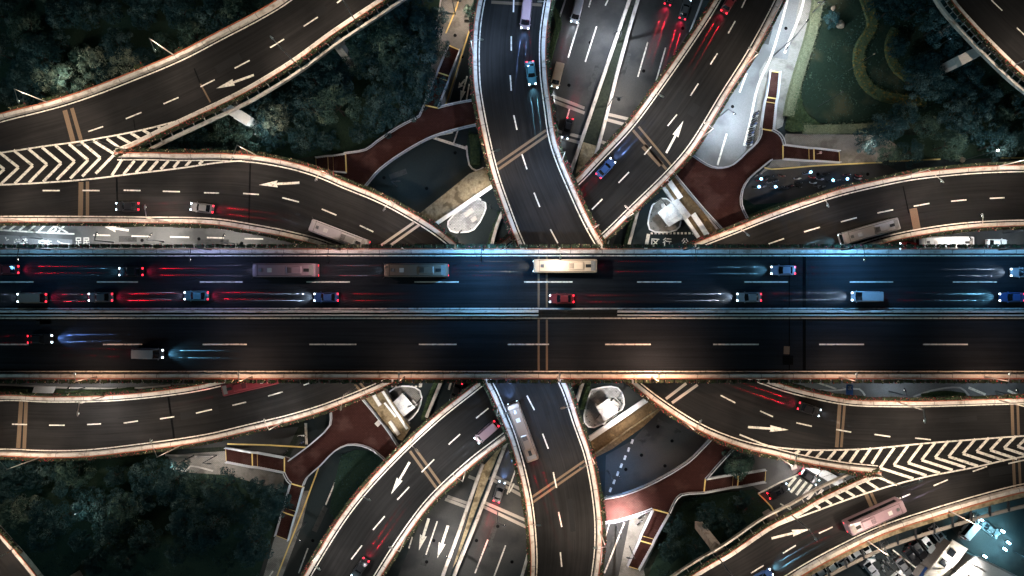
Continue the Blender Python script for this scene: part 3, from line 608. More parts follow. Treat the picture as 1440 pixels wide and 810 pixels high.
mb = MB(); dash(mb, (1108, 500), (1108, 513), 2.0, ZM+.008); mb.build('patch', M['joint_dark'], rt)
# median barrier: concrete kerbs with metal caps; a grating over the central gap
for a, b in ((XL, W(757, 0, ZM)[0]), (W(868, 0, ZM)[0], XR)):
    mb = MB(); l = [Vector((a, yl(438))), Vector((b, yl(438)))]; wall(mb, l, -.24, .24, ZM-.02, ZM+.8, 0, .15); mb.build('median_barrier', M['parapet'], rt)
    mb = MB(); l = [Vector((a, yl(443.2))), Vector((b, yl(443.2)))]; wall(mb, l, -.16, .16, ZM-.02, ZM+.8, 0, .15); mb.build('median_barrier', M['concrete'], rt)
mb = MB(); x0, x1 = W(757, 0, ZM)[0], W(868, 0, ZM)[0]
for k in range(74):
    x = x0+(x1-x0)*k/74; mb.box(x, x+.09, yl(444.5), yl(436.5), ZM+.3, ZM+.4)
mb.box(x0, x1, yl(437), yl(436), ZM-.01, ZM+.42); mb.box(x0, x1, yl(445), yl(444.2), ZM-.01, ZM+.42)
mb.build('grating', M['bark'], rt)
mb = MB(); mb.box(XL, XR, yl(441.3), yl(439.8), ZM-.015, ZM+.06); mb.build('median_gutter', M['joint_dark'], rt)
PLANTER_ROWS = [(hl(350.2), 1, ZM, 'main_n'), (hl(531.6), -1, ZM, 'main_s')] + PLANTER_ROWS
# barrier walls of the sunken road
def lowwall(pts, label, h=.9, w=.55, cat='wall', m='parapet', name='barrier_wall', z0=0, group=None):
    mb = MB(); wall(mb, wl(pts, 0), -w/2, w/2, z0, z0+h, 0, .1); o = mb.build(name, M[m]); tag(o, label, cat, group); return o
lowwall([(905, -60), (885, 0), (851, 100), (817, 200), (800, 250), (797, 262)], 'long white barrier wall left of the planted median, north of the viaduct', 1.0, .8)
lowwall([(918, -60), (897, 0), (870, 95), (847, 185), (838, 217)], 'white barrier wall right of the planted median, north of the viaduct', 1.0, .8)
lowwall([(712, 622), (690, 680), (665, 745), (640, 806), (625, 850)], 'white barrier wall right of the brown median strip, south of the viaduct', 1.0, .8)
lowwall([(679, 652), (662, 700), (643, 755), (624, 806), (610, 850)], 'white barrier wall left of the brown median strip, south of the viaduct', 1.0, .8)
lowwall([(707, 297), (698, 320), (691, 347)], 'short white barrier beside the bushes left of the top centre ramp', 1.0, .8)
lowwall([(896, 297), (890, 320), (883, 347)], 'short white barrier below the ramp left of the white canopy', 1.0, .8)
lowwall([(621, 535), (610, 562), (600, 586)], 'short white barrier with red rim right of the left canopy, south side', 1.0, .8)
lowwall([(820, 535), (812, 560), (806, 575)], 'short white barrier between bottom centre ramp and the bright island', 1.0, .8)
lowwall([(745, 770), (735, 806), (725, 840)], 'low barrier emerging beside the bottom centre ramp', .9, .6)
# ------------------------------------------------------------------ footbridges with brick-red decks
def footbridge(label, poly, rails, stairs, strips=(), piers=()):
    q = wl(poly, ZF, False); c = sum(q, Vector((0, 0)))/len(q); rt = root('footbridge', (c.x, c.y, 0), label, 'footbridge')
    mb = MB(); mb.prism([(p.x, p.y) for p in q], ZF-.5, ZF, 0, 1); mb.build('deck', [M['red_deck'], M['concrete_dark']], rt)
    for r in rails:
        pl = wl(r, ZF); mb = MB(); wall(mb, pl, -.14, .14, ZF-.5, ZF+.22); wall(mb, pl, -.09, .09, ZF+.9, ZF+1.06)
        t = 0
        while t < clen(pl): p, d = at(pl, t); mb.bar((p.x, p.y, ZF), (p.x, p.y, ZF+.95), .07, .07); t += 1.6
        mb.build('railing', M['steel_rail'], rt)
        mb = MB(); wall(mb, offset(pl, 0), -.02, .02, ZF+.2, ZF+.9); mb.build('rail_panel', M['glass_dark'], rt)
    for quad, n in stairs:         # quad: a0, b0 at deck height; a1, b1 at the foot on the ground
        (a0, b0, a1, b1) = quad; A0, B0 = Vector(W(*a0, ZF)), Vector(W(*b0, ZF)); A1, B1 = Vector(W(*a1, 0)), Vector(W(*b1, 0))
        mb = MB(); P_ = []
        for k in range(n+1):
            t = k/n; tt = t
            zz = ZF*(1-(t*1.12 if t < .45 else .504+(0 if t < .55 else (t-.55)*1.1022))) if n > 8 else ZF*(1-t)
            P_.append((A0.lerp(A1, t), B0.lerp(B1, t), max(zz, .12)))
        for k in range(n):
            a, b, zt = P_[k]; a2, b2, z2 = P_[k+1]; zt -= .03
            mb.add([(a.x, a.y, z2-.35), (b.x, b.y, z2-.35), (b2.x, b2.y, z2-.35), (a2.x, a2.y, z2-.35), (a.x, a.y, zt), (b.x, b.y, zt), (b2.x, b2.y, zt), (a2.x, a2.y, zt)],
                   [(3, 2, 1, 0), (4, 5, 6, 7), (0, 1, 5, 4), (1, 2, 6, 5), (2, 3, 7, 6), (3, 0, 4, 7)])
        st = mb.build('stairs', M['red_deck'], rt)
        for s_ in (0, 1):
            mb = MB()
            for k in range(n):
                a, b = P_[k][s_], P_[k+1][s_]; z0, z1 = P_[k][2], P_[k+1][2]
                mb.bar((a.x, a.y, z0+.1), (b.x, b.y, z1+.1), .30, .45); mb.bar((a.x, a.y, z0+.95), (b.x, b.y, z1+.95), .16, .12)
            mb.build('railing', M['steel_rail'], rt)
        mb = MB()
        for t in (0.0, .45, .55, 1.0):
            k = min(n, int(round(t*n))); a, b, zz = P_[k]; mb.bar((a.x, a.y, zz+.03), (b.x, b.y, zz+.03), .26, .05)
        mb.build('yellow_nosing', M['paint_yellow'], rt)
    for x, y in piers:
        p = W(x, y, 0); mb = MB(); mb.tube((p[0], p[1], 0), (p[0], p[1], ZF-.5), .45, .45, 12); mb.build('pier', M['concrete'], rt)
    return rt
footbridge('brick red footbridge curving through the upper left, west of the top centre ramp',
    [(485, 216), (515, 211), (530, 200), (560, 180), (590, 165), (597, 148), (616, 151), (640, 147), (680, 139), (690, 172), (655, 179), (610, 192), (572, 212), (535, 238), (515, 261), (490, 275), (470, 262), (486, 245)],
    [[(485, 216), (515, 211), (530, 200), (560, 180), (590, 164)], [(590, 164), (597, 148)], [(616, 152), (640, 146), (668, 141)], [(674, 175), (655, 179), (610, 192), (572, 212), (535, 238), (514, 262)]],
    [(((597, 148), (616, 152), (631, 64), (647, 71)), 26), (((486, 217), (487, 243), (445, 222), (446, 240)), 12)], piers=[(560, 200), (640, 165), (505, 240)])
footbridge('brick red footbridge fanning out beside the bright street in the upper right',
    [(944, 243), (957, 212), (972, 218), (985, 227), (1000, 235), (1015, 236.5), (1032, 231), (1048, 216), (1063, 202), (1069, 190), (1068, 180), (1090, 183), (1097, 192), (1101, 204), (1101, 224), (1085, 225), (1068, 238), (1052, 252), (1043, 268), (1042, 290), (1050, 308), (1040, 325), (1018, 330), (985, 290)],
    [[(957, 212), (972, 218), (985, 227), (1000, 235), (1015, 236.5), (1032, 231), (1048, 216), (1063, 202), (1069, 190), (1069, 180)], [(1085, 183), (1094, 188), (1100, 196), (1102, 204)], [(1084, 225), (1068, 238), (1052, 252), (1043, 268), (1041.5, 288), (1050, 307)], [(945, 242), (985, 290), (1018, 326)]],
    [(((1069, 181), (1087, 184), (1082, 100), (1096, 102)), 26), (((1101, 204), (1101, 224), (1179, 213), (1180, 229)), 24)], piers=[(985, 250), (1060, 230), (1020, 290)])
footbridge('brick red footbridge branching in the lower left below the viaduct',
    [(507, 555), (485, 571), (466, 580), (465, 597), (446, 617), (408, 645), (400, 642), (400, 664), (406, 675), (413, 681), (427, 684), (432, 671), (449, 656), (471, 634), (489, 625), (510, 625), (528, 634), (548, 652), (565, 636), (540, 595)],
    [[(466, 580), (465, 597), (446, 617), (425, 634), (407, 647)], [(400, 664), (405, 674), (410, 679)], [(427, 682), (432, 671), (449, 656), (471, 634), (489, 625), (510, 626), (528, 634), (547, 651)], [(508, 558), (540, 597), (565, 634)]],
    [(((400, 643), (400, 664), (318, 629), (319, 649)), 24), (((409, 680), (427, 685), (388, 752), (406, 759)), 24)], piers=[(430, 640), (490, 600), (540, 630)])
footbridge('brick red footbridge lit by a glaring lamp in the lower right of centre',
    [(842, 700), (862, 697), (888, 691), (924, 675), (967, 649), (985, 632), (1003, 613), (1020, 605), (1036, 626), (1012, 650), (992, 673), (990, 692), (957, 695), (948, 705), (941, 720), (917, 715), (890, 725), (866, 732), (842, 735)],
    [[(842, 701), (862, 698), (888, 691), (924, 675), (967, 649), (985, 632), (1003, 613)], [(1034, 627), (1012, 650), (992, 673)], [(990, 692), (957, 695), (948, 705), (941, 720)], [(917, 715), (890, 725), (866, 732), (842, 735)]],
    [(((992, 673), (990, 692), (1076, 660), (1075, 677)), 24), (((918, 716), (940, 722), (882, 795), (898, 800)), 24)], piers=[(880, 710), (950, 680), (1000, 640)])

# ------------------------------------------------------------------ underpass roofs, booths, walls
def slab(name, label, cat, poly, z, m, h=.4, beams=(), extra=None, legs=True):
    q = wl(poly, z, False); c = sum(q, Vector((0, 0)))/len(q); rt = root(name, (c.x, c.y, 0), label, cat)
    mb = MB(); mb.prism([(p.x, p.y) for p in q], z-h, z); mb.build('roof', M[m], rt)
    for a, b, w, bm, bh in beams:
        mb = MB(); A, B = Vector(W(*a, z)), Vector(W(*b, z)); A.z = B.z = z+.12; mb.bar(A, B, w, bh); mb.build('edge_beam', M[bm], rt)
    mb = MB()
    qi = [p.lerp(c, .12) for p in q]
    mb.prism([(p.x, p.y) for p in qi], .02, z-h-.01); mb.build('wall', M['concrete_dark'], rt)
    return rt
slab('underpass_roof', 'pale tan flat underpass roof between the upper left ramp and the top centre ramp', 'roof', [(589, 301), (612, 316), (694, 262), (690, 240), (683, 235), (660, 244), (632, 267)], 3.8, 'tan_roof', .5,
     [((610, 317), (692, 262), .75, 'white_metal', .7), ((586, 304), (608, 318), .3, 'white_metal', .5)])
rt = slab('underpass_roof', 'brown flat underpass roof with two white beams beside the upper right footbridge', 'roof', [(930, 256), (944, 244), (958, 249), (996, 290), (1018, 322), (995, 334), (984, 335)], 3.8, 'brown_roof', .5,
     [((938, 252), (957, 279), 1.05, 'white_metal', .8), ((974, 301), (994, 331), 1.05, 'white_metal', .8), ((931, 260), (948, 285), .6, 'paving_white', .5), ((962, 305), (982, 334), .7, 'white_metal', .6), ((985, 291), (1008, 322), .3, 'concrete', .5), ((950, 248), (985, 290), .25, 'tan_roof', .4)])
rt = slab('underpass_roof', 'tan flat underpass roof with white beams left of centre, south of the viaduct', 'roof', [(512, 558), (528, 546), (538, 545), (577, 602), (566, 620), (560, 618)], 3.8, 'tan_roof', .5,
     [((523, 551), (535, 570), .75, 'white_metal', .7), ((548, 592), (561, 611), .75, 'white_metal', .7), ((537, 548), (573, 603), .5, 'white_metal', .6), ((541, 566), (557, 586), .4, 'white_metal', .6), ((512, 560), (556, 620), .3, 'tan_roof', .5), ((523, 590), (540, 606), 1.6, 'tan_roof', 1.2), ((530, 597), (536, 591), 1.0, 'concrete', 1.5)])
rt = slab('underpass_roof', 'dark brown flat underpass roof with rubble south of the viaduct, right of centre', 'roof', [(828, 622), (912, 563), (933, 573), (905, 600), (860, 632), (836, 644)], 3.8, 'brown_roof', .5,
     [((827, 618), (912, 560), 1.0, 'white_metal', .8), ((836, 638), (928, 573), .25, 'tan_roof', .5)])
def booth(label, poly, z=3.4, ridge=None, m='canopy_white'):
    q = wl(poly, z, False); c = sum(q, Vector((0, 0)))/len(q); rt = root('canopy_booth', (c.x, c.y, 0), label, 'canopy')
    mb = MB(); mb.prism([(p.x, p.y) for p in q], z-.25, z); mb.build('roof', M[m], rt)
    a, b = q[0].lerp(q[1], .5), q[2].lerp(q[3], .5)
    for t in (.25, .5, .75):
        u, v = q[0].lerp(q[3], t), q[1].lerp(q[2], t); mb = MB(); mb.bar((u.x, u.y, z+.06), (v.x, v.y, z+.06), .12, .12); mb.build('roof_seam', M['paving_white'], rt)
    for p in q:
        p2 = p.lerp(c, .12); mb = MB(); mb.tube((p2.x, p2.y, 0), (p2.x, p2.y, z-.25), .12, .12, 8); mb.build('post', M['steel_rail'], rt)
    mb = MB(); mb.prism([(p.lerp(c, .3).x, p.lerp(c, .3).y) for p in q], .2, z-.26); mb.build('kiosk', M['glass_dark'], rt)
    return rt
booth('bright white square canopy on the grey island in the upper right', [(925, 299), (949, 281), (968, 303), (940, 319)])
booth('white projecting porch joining the upper right canopy to the brown underpass roof', [(945, 284), (953, 279), (972, 303), (964, 309)], 4.4)
booth('white square canopy on the rounded island left of centre, south of the viaduct', [(551, 567), (566, 553), (584, 573), (568, 586)])
booth('white canopy partly lost in glare on the bright island right of centre, south side', [(838, 572), (856, 560), (872, 578), (850, 592)])
booth('long white shelter roof beside the zebra crossing in the lower right', [(1131, 657), (1150, 656), (1192, 677), (1180, 686)], 3.2)
slab('depot_building', 'pale roofed building at the bottom right corner, beside the grey bus', 'building', [(1372, 782), (1383, 786), (1440, 815), (1470, 850), (1330, 850), (1336, 812)], 5.0, 'white_metal', .4,
     [((1375, 783), (1432, 812), .4, 'paving_white', .4), ((1350, 800), (1400, 835), .15, 'concrete_dark', .2), ((1362, 792), (1385, 804), .12, 'concrete_dark', .2)])
slab('tarpaulin_shed', 'small shed under a blue sheet left of the grey bus at the bottom', 'shed', [(1290, 814), (1302, 797), (1318, 810), (1308, 826)], 2.6, 'blue_tarp', .2)
slab('white_hut', 'flat white pad in the planted strip above the lower left ramp', 'hut', [(48, 544), (78, 544), (74, 553), (45, 553)], 1.0, 'white_metal', .2)

# blue direction board beside the lower right viaduct edge
p = W(1185, 545, 0); rt = root('street_sign', p, 'small blue board with white characters below the viaduct, lower right', 'sign')
mb = MB(); mb.tube((p[0], p[1], 0), (p[0], p[1], 3.0), .06, .06, 8); mb.build('post', M['steel_rail'], rt)
mb = MB(); mb.box(p[0]-.75, p[0]+.75, p[1]-1.3, p[1]+1.1, 3.0, 3.12); mb.build('board', M['sign_blue'], rt)
cu = bpy.data.curves.new('board_text', 'FONT'); cu.body = '区'; cu.size = .95; cu.align_x = 'CENTER'; cu.align_y = 'CENTER'; cu.materials.append(M['paint_white'])
o = text_mesh('board_text', cu); o.parent = rt; o.location = (0, .3, 3.14)

# ------------------------------------------------------------------ street lamps
def spot(name, loc, rot, power, color, size, blend=.6, rad=.1, parent=None):
    l = bpy.data.lights.new(name, 'SPOT'); l.energy = power*LAMP; l.color = color; l.spot_size = R(size); l.spot_blend = blend; l.shadow_soft_size = rad
    o = bpy.data.objects.new(name, l); COL.objects.link(o); o.location = loc; o.rotation_euler = rot
    if parent: o.parent = parent
    return o
WARM = (1, .81, .64); COOL = (.72, .88, 1); NEU = (1, .93, .86)
def lamp(px, py, z, toward, power, label, color=WARM, h=10, arm=2.2, m='pole_grey', cone=150, arms=1, group=None, name='street_lamp'):
    b = Vector(W(px, py, z)); t = Vector(W(*toward, z)); d = (t-b); d.z = 0; d.normalize()
    rt = root(name, b, label, 'street lamp', group)
    mb = MB(); mb.tube(b, b+Vector((0, 0, h)), .13, .08, 8); mb.build('pole', M[m], rt)
    for s in ((1,) if arms == 1 else (1, -1)):
        e = b+Vector((0, 0, h+.35))+d*arm*s; mb = MB(); mb.tube(b+Vector((0, 0, h-.1)), e, .07, .055, 6); mb.build('arm', M[m], rt)
        mb = MB(); u = d*s; nn = Vector((-u.y, u.x, 0))
        mb.loft([[tuple(e+u*x+nn*y*w+Vector((0, 0, zz))) for y, zz in ((-1, -.02), (-.7, .09), (.7, .09), (1, -.02), (.6, -.07), (-.6, -.07))] for x, w in ((-.15, .09), (.1, .17), (.6, .17), (.8, .08))])
        hd = mb.build('lamp_head', M[m], rt)
        mb = MB(); c = e+u*.35; mb.box(c.x-.14, c.x+.14, c.y-.12, c.y+.12, c.z-.11, c.z-.075); mb.build('lens', M['lamp_glow'], hd)
        spot('lamp_light', (c.x-b.x, c.y-b.y, c.z-b.z-.16), (0, 0, 0), power, color, cone, .5, .12, rt)
    return rt
P0 = 8600; BLUE = (.15, .50, 1); AMBER = (1, .60, .40)
# lamps seen in the photograph
lamp(248, 80, ZO, (262, 108), P0, 'leaning-looking lamp on the upper left ramp parapet beside the pale treetops')
lamp(72, 146, ZO, (85, 176), P0, 'lamp on the outer parapet of the upper left ramp nearest the left edge')
lamp(181, 213, ZO, (120, 230), P0, 'lamp on the gore nose where the two left ramps part', arm=3)
lamp(362, 219, ZA, (352, 250), P0, 'lamp on the north parapet of the left inner ramp where it starts to curve')
lamp(1264, 250, ZB, (1290, 275), P0, 'lamp with bent arm on the upper parapet of the right-hand ramp, near the scooters', arm=3)
lamp(256, 626, ZB, (248, 600), P0, 'lamp on the lower left ramp south parapet above the trees', arm=3)
lamp(60, 642, ZB, (40, 615), P0, 'lamp on the lower left ramp nearest the left edge', arm=3)
lamp(1228, 664, ZO, (1290, 640), P0, 'lamp on the gore nose where the two right ramps meet', arm=3)
lamp(828, 634, ZA, (790, 640), P0, 'lamp on the right parapet of the bottom centre ramp by the brown underpass roof')
lamp(500, 545, ZB, (495, 575), P0*.8, 'lamp on the lower left ramp near the tan underpass roof')
# regular lamps along the decks
for x, pw, c, lb in ((300, 4200, (.42, .5, 1), 'first lamp right of the pink bus end, on the north parapet of the viaduct'), (783, 6500, NEU, 'lamp at the middle of the viaduct north parapet, over the cream bus'), (1180, 13000, BLUE, 'lamp on the north parapet of the viaduct above the silver van'), (480, 4500, (1, .72, .70), 'lamp on the viaduct north parapet between the pink and brown buses'), (680, 17000, BLUE, 'lamp on the viaduct north parapet left of the cream bus'), (75, 2400, BLUE, 'lamp on the viaduct north parapet at the far left'), (1400, 5000, BLUE, 'lamp on the viaduct north parapet at the far right'), (960, 3500, BLUE, 'lamp on the viaduct north parapet above the white canopy')):
    lamp(x, 352, ZM, (x, 380), pw*.9, lb, c, h=9, arm=1.6 if c is NEU else 1.8, m='pole_grey' if c is NEU else 'pole_black')
for x, pw, lb in ((357, 3400, 'left-hand lamp on the south parapet of the viaduct'), (783, 2400, 'lamp at the middle of the viaduct south parapet'), (1177, 2600, 'right-hand lamp on the south parapet of the viaduct'), (570, 1800, 'lamp on the viaduct south parapet above the tan underpass roof'), (915, 12000, 'bright warm lamp on the viaduct south parapet, right of centre'), (140, 2600, 'lamp on the viaduct south parapet at the far left'), (1380, 2600, 'lamp on the viaduct south parapet at the far right')):
    lamp(x, 529, ZM, (x, 500), pw, lb, AMBER, h=7, arm=1.0)
for x, y, z, t, lb in (
    (415, 88, ZO, (390, 60), 'lamp on the lower parapet of the upper left ramp, right of the pale treetops'), (500, 30, ZO, (480, 0), 'lamp on the upper left ramp where it leaves the top edge'),
    (560, 290, ZA, (545, 315), 'lamp on the left inner ramp above its red-lit bus'), (470, 250, ZA, (455, 280), 'lamp on the left inner ramp over the painted arrow'), (240, 313, ZA, (240, 285), 'lamp on the left inner ramp south parapet above the west street'), (40, 312, ZA, (40, 285), 'lamp on the left inner ramp south parapet nearest the left edge'),
    (666, 80, ZA, (701, 80), 'lamp on the left parapet of the top centre ramp'), (688, 228, ZA, (720, 220), 'lamp on the left parapet of the top centre ramp near the tan roof'), (790, 226, ZA, (760, 235), 'lamp on the right parapet of the top centre ramp, at its bend'), (770, 30, ZA, (740, 30), 'lamp on the right parapet of the top centre ramp near the top edge'), (834, 322, ZA, (810, 330), 'lamp where the two top centre ramps close in a V'),
    (1045, 96, ZB, (1010, 80), 'lamp on the upper right diagonal ramp beside the bright street'), (905, 147, ZB, (930, 160), 'lamp on the left parapet of the upper right diagonal ramp'), (880, 307, ZB, (860, 290), 'lamp on the diagonal ramp left of the white canopy'), (985, 195, ZB, (960, 180), 'lamp on the diagonal ramp above the footbridge'),
    (1130, 284, ZB, (1140, 310), 'lamp on the right-hand ramp below the parked scooters'), (1020, 326, ZB, (1040, 345), 'lamp on the right-hand ramp by the brown underpass roof'), (1400, 235, ZB, (1400, 265), 'lamp on the right-hand ramp near the right edge'), (1340, 323, ZB, (1335, 295), 'lamp on the right-hand ramp above the parked white bus'),
    (400, 592, ZB, (390, 565), 'lamp on the lower left ramp above the footbridge'), (150, 557, ZB, (150, 590), 'lamp on the lower left ramp beside the planted strip'),
    (585, 610, ZB, (610, 630), 'lamp on the lower diagonal ramp next to the tan underpass roof'), (520, 678, ZB, (550, 690), 'lamp on the lower diagonal ramp by the painted arrow'), (455, 767, ZB, (485, 785), 'lamp on the lower diagonal ramp near the bottom edge'), (655, 660, ZB, (630, 640), 'lamp on the right parapet of the lower diagonal ramp'), (572, 752, ZB, (540, 735), 'lower lamp on the right parapet of the lower diagonal ramp'),
    (843, 745, ZA, (810, 745), 'lamp on the bottom centre ramp beside the brick red footbridge end'), (741, 715, ZA, (770, 715), 'lamp on the left parapet of the bottom centre ramp'), (700, 572, ZA, (730, 565), 'lamp on the bottom centre ramp by the bus'), (800, 560, ZA, (770, 565), 'lamp on the bottom centre ramp left of the bright island'),
    (960, 592, ZA, (975, 565), 'lamp on the lower right ramp over the grey pavement'), (1090, 640, ZA, (1095, 610), 'lamp on the lower right ramp above the zebra crossing'), (1260, 565, ZA, (1260, 590), 'lamp on the lower right ramp north parapet, below the blue board'), (1400, 562, ZA, (1400, 590), 'lamp on the lower right ramp near the right edge'),
    (1425, 92, ZO, (1440, 70), 'lamp on the dark corner ramp at the top right'), (20, 772, ZO, (5, 800), 'lamp on the dark corner ramp at the bottom left'),
    (1110, 722, ZO, (1125, 745), 'lamp on the outer lower right ramp by the dark lawn'), (1010, 784, ZO, (1030, 805), 'lamp on the outer lower right ramp near the bottom edge'), (1330, 716, ZO, (1320, 690), 'lamp on the outer lower right ramp above the cyan forecourt'), (1215, 757, ZO, (1200, 735), 'lamp on the outer lower right ramp above the car park')):
    lamp(x, y, z, t, P0*.85, lb, (.45, .66, 1) if (x, y) in ((666, 80), (770, 30), (790, 226), (700, 572), (800, 560)) else WARM if z == ZO or x > 1000 else NEU, h=9, arm=1.6)
# ground lamps
lamp(1088, 78, 0, (1100, 62), 15000, 'tall black lamp with two arms standing in the bright street', COOL, h=12, arm=3.2, m='pole_black', arms=2, cone=140)
for x, y, t, pw, c, lb in (
    (1010, 165, (1022, 175), 11000, COOL, 'black lamp at the kerb of the bright street under the diagonal ramp'), (1140, 20, (1125, 25), 3500, NEU, 'lamp beside the sage hedge near the top edge'),
    (644, 337, (655, 325), 3600, NEU, 'black lamp at the foot of the white triangular island'), (690, 292, (675, 285), 3000, NEU, 'black lamp at the right tip of the white triangular island'),
    (920, 285, (930, 300), 2400, COOL, 'black lamp on the grey island by the white canopy'), (868, 560, (858, 575), 3600, NEU, 'black lamp on the bright island south of the viaduct'), (592, 560, (578, 565), 1500, NEU, 'lamp on the rounded island by the left canopy'),
    (305, 640, (320, 640), 2600, NEU, 'black lamp left of the lower left footbridge stairs'), (273, 640, (262, 650), 1400, NEU, 'second black lamp left of the lower left footbridge stairs'),
    (640, 20, (655, 22), 4200, WARM, 'lamp over the warm lit path left of the top centre ramp'), (1135, 650, (1120, 665), 3800, NEU, 'lamp beside the zebra crossing'), (1178, 690, (1150, 690), 2000, NEU, 'lamp at the end of the long white shelter'),
    (885, 768, (870, 765), 1800, WARM, 'lamp in the lane below the lit footbridge'), (1210, 205, (1200, 220), 1300, NEU, 'lamp on the paved plaza beside the park hedge'),
    (60, 336, (70, 345), 9000, COOL, 'lamp over the white bus lane lettering at the left edge'), (230, 340, (240, 330), 8000, NEU, 'lamp over the west street'), (1330, 330, (1335, 345), 4000, NEU, 'lamp above the parked white bus'), (1410, 328, (1405, 345), 3000, COOL, 'lamp above the parked white car'),
    (1250, 550, (1245, 540), 1800, COOL, 'lamp in the street below the viaduct, right of the blue board'), (1400, 550, (1395, 540), 1500, COOL, 'lamp in the street below the viaduct near the right edge'), (120, 545, (125, 540), 2600, NEU, 'lamp beside the flat white pad'),
    (1370, 733, (1380, 750), 5200, (.35, .85, 1), 'cyan lamp at the top of the forecourt'), (1425, 775, (1410, 775), 1500, (.35, .85, 1), 'cyan lamp at the right side of the forecourt'), (1322, 790, (1335, 790), 8500, NEU, 'lamp in the bottom right car park'),
    (640, 770, (625, 760), 6500, NEU, 'lamp in the sunken road median, south end'), (868, 60, (850, 65), 11000, (.8, .88, 1), 'lamp in the sunken road median, north end'), (855, 150, (870, 150), 6500, NEU, 'lamp in the sunken road median near the joints'), (700, 720, (715, 725), 4500, WARM, 'lamp right of the sunken road, south end'), (160, 341, (165, 330), 6000, NEU, 'lamp over the middle of the west street'), (330, 343, (335, 333), 5000, NEU, 'lamp over the east end of the west street'), (855, 662, (875, 655), 3200, (.2, .5, 1), 'blue tinted lamp beside the bottom centre ramp, over the grey pavement'), (1240, 790, (1250, 795), 3500, NEU, 'lamp in the car park left of the blue sheet shed'), (558, 262, (575, 262), 900, (.5, .8, 1), 'dim lamp on the dark paving inside the upper left footbridge curve'), (430, 735, (440, 750), 500, WARM, 'lamp in the dim lower left lane')):
    lamp(x, y, 0, t, pw, lb, c, h=7 if x < 1350 or y < 700 else 4.5, arm=1.2, m='pole_black', cone=145)
# garden lamps by the groves; most are added to light the trees
for x, y, pw, c, lb in ((12, 128, 260, (.8, 1, .9), 'small lit lamp among trees at the left edge'), (130, 128, 900, (.8, 1, .9), 'added garden lamp by the pale trees above the upper left ramp'), (385, 205, 1100, (.8, .95, 1), 'added garden lamp beside the pale crown under the upper left ramp'),
                        (1352, 226, 1500, (.85, .97, 1), 'glaring garden lamp under the trees at the right'), (1150, 150, 420, (1, .95, .7), 'garden lamp on the park lawn'), (1192, 100, 260, (1, .9, .6), 'added garden lamp by the flowering hedge'), (150, 700, 700, (.75, 1, .95), 'added garden lamp in the lower left grove'), (1292, 80, 160, (.6, .85, 1), 'added garden lamp deep in the right-hand grove'), (500, 60, 500, (.75, .95, .9), 'added garden lamp beneath the upper left ramp')):
    b = Vector(W(x, y, 0)); rt = root('garden_lamp', b, lb, 'garden lamp', 'garden lamps')
    mb = MB(); mb.tube(b, b+Vector((0, 0, 11)), .06, .05, 6); mb.build('post', M['pole_black'], rt)
    mb = MB(); mb.loft([[(b.x+r*math.cos(a), b.y+r*math.sin(a), 11+zz) for a in [k*math.pi/4 for k in range(8)]] for zz, r in ((0, .08), (.15, .2), (.32, .2), (.45, .06))]); mb.build('globe', M['lamp_glow'] if y > 150 and x > 1100 or x < 20 else M['pole_black'], rt)  # dark globe keeps the added lamps from showing as dots from above
    l = bpy.data.lights.new('lamp_light', 'POINT'); l.energy = pw*LAMP*1.3; l.color = c; l.shadow_soft_size = .3
    o = bpy.data.objects.new('lamp_light', l); COL.objects.link(o); o.parent = rt; o.location = (0, 0, 10.9)
# the lamp that burns out the footbridge
lamp(866, 739, 0, (867, 715), 26000, 'glaring lamp at the edge of the lower right footbridge', (1, .93, .9), h=8, arm=3.4, m='pole_black', cone=150)
# ------------------------------------------------------------------ vehicles (x forward, wheels on z = 0)
HEADW = 26.0; TAILW = 9.0
def ring(x, w, zb, zt, k=.14): return [(x, -w, zb), (x, -w, zt-k), (x, -w*.86, zt), (x, w*.86, zt), (x, w, zt-k), (x, w, zb)]
def wheels(rt, xs, y, r=.33, w=.22):
    for x in xs:
        for s in (-1, 1):
            mb = MB(); mb.tube((x, s*y-w/2, r), (x, s*y+w/2, r), r, r, 14); mb.build('wheel', M['rubber'], rt)
def vroot(name): o = empty(name, (0, 0, 0)); o['_o'] = (0, 0, 0); return o
def lights(rt, xf, xr, y, zf, zr):
    for s in (-1, 1):
        mb = MB(); mb.loft([[(xf-.22, s*y-.16, zf-.07), (xf-.22, s*y+.16, zf-.07), (xf-.22, s*y+.16, zf+.09), (xf-.22, s*y-.16, zf+.09)], [(xf+.03, s*y-.11, zf-.05), (xf+.03, s*y+.11, zf-.05), (xf+.03, s*y+.11, zf+.03), (xf+.03, s*y-.11, zf+.03)]]); mb.build('headlight', M['head_glow'], rt)
        mb = MB(); mb.loft([[(xr-.03, s*y-.15, zr-.07), (xr-.03, s*y+.15, zr-.07), (xr-.03, s*y+.15, zr+.06), (xr-.03, s*y-.15, zr+.06)], [(xr+.16, s*y-.15, zr-.07), (xr+.16, s*y+.15, zr-.07), (xr+.16, s*y+.15, zr+.09), (xr+.16, s*y-.15, zr+.09)]]); mb.build('taillight', M['tail_glow'], rt)
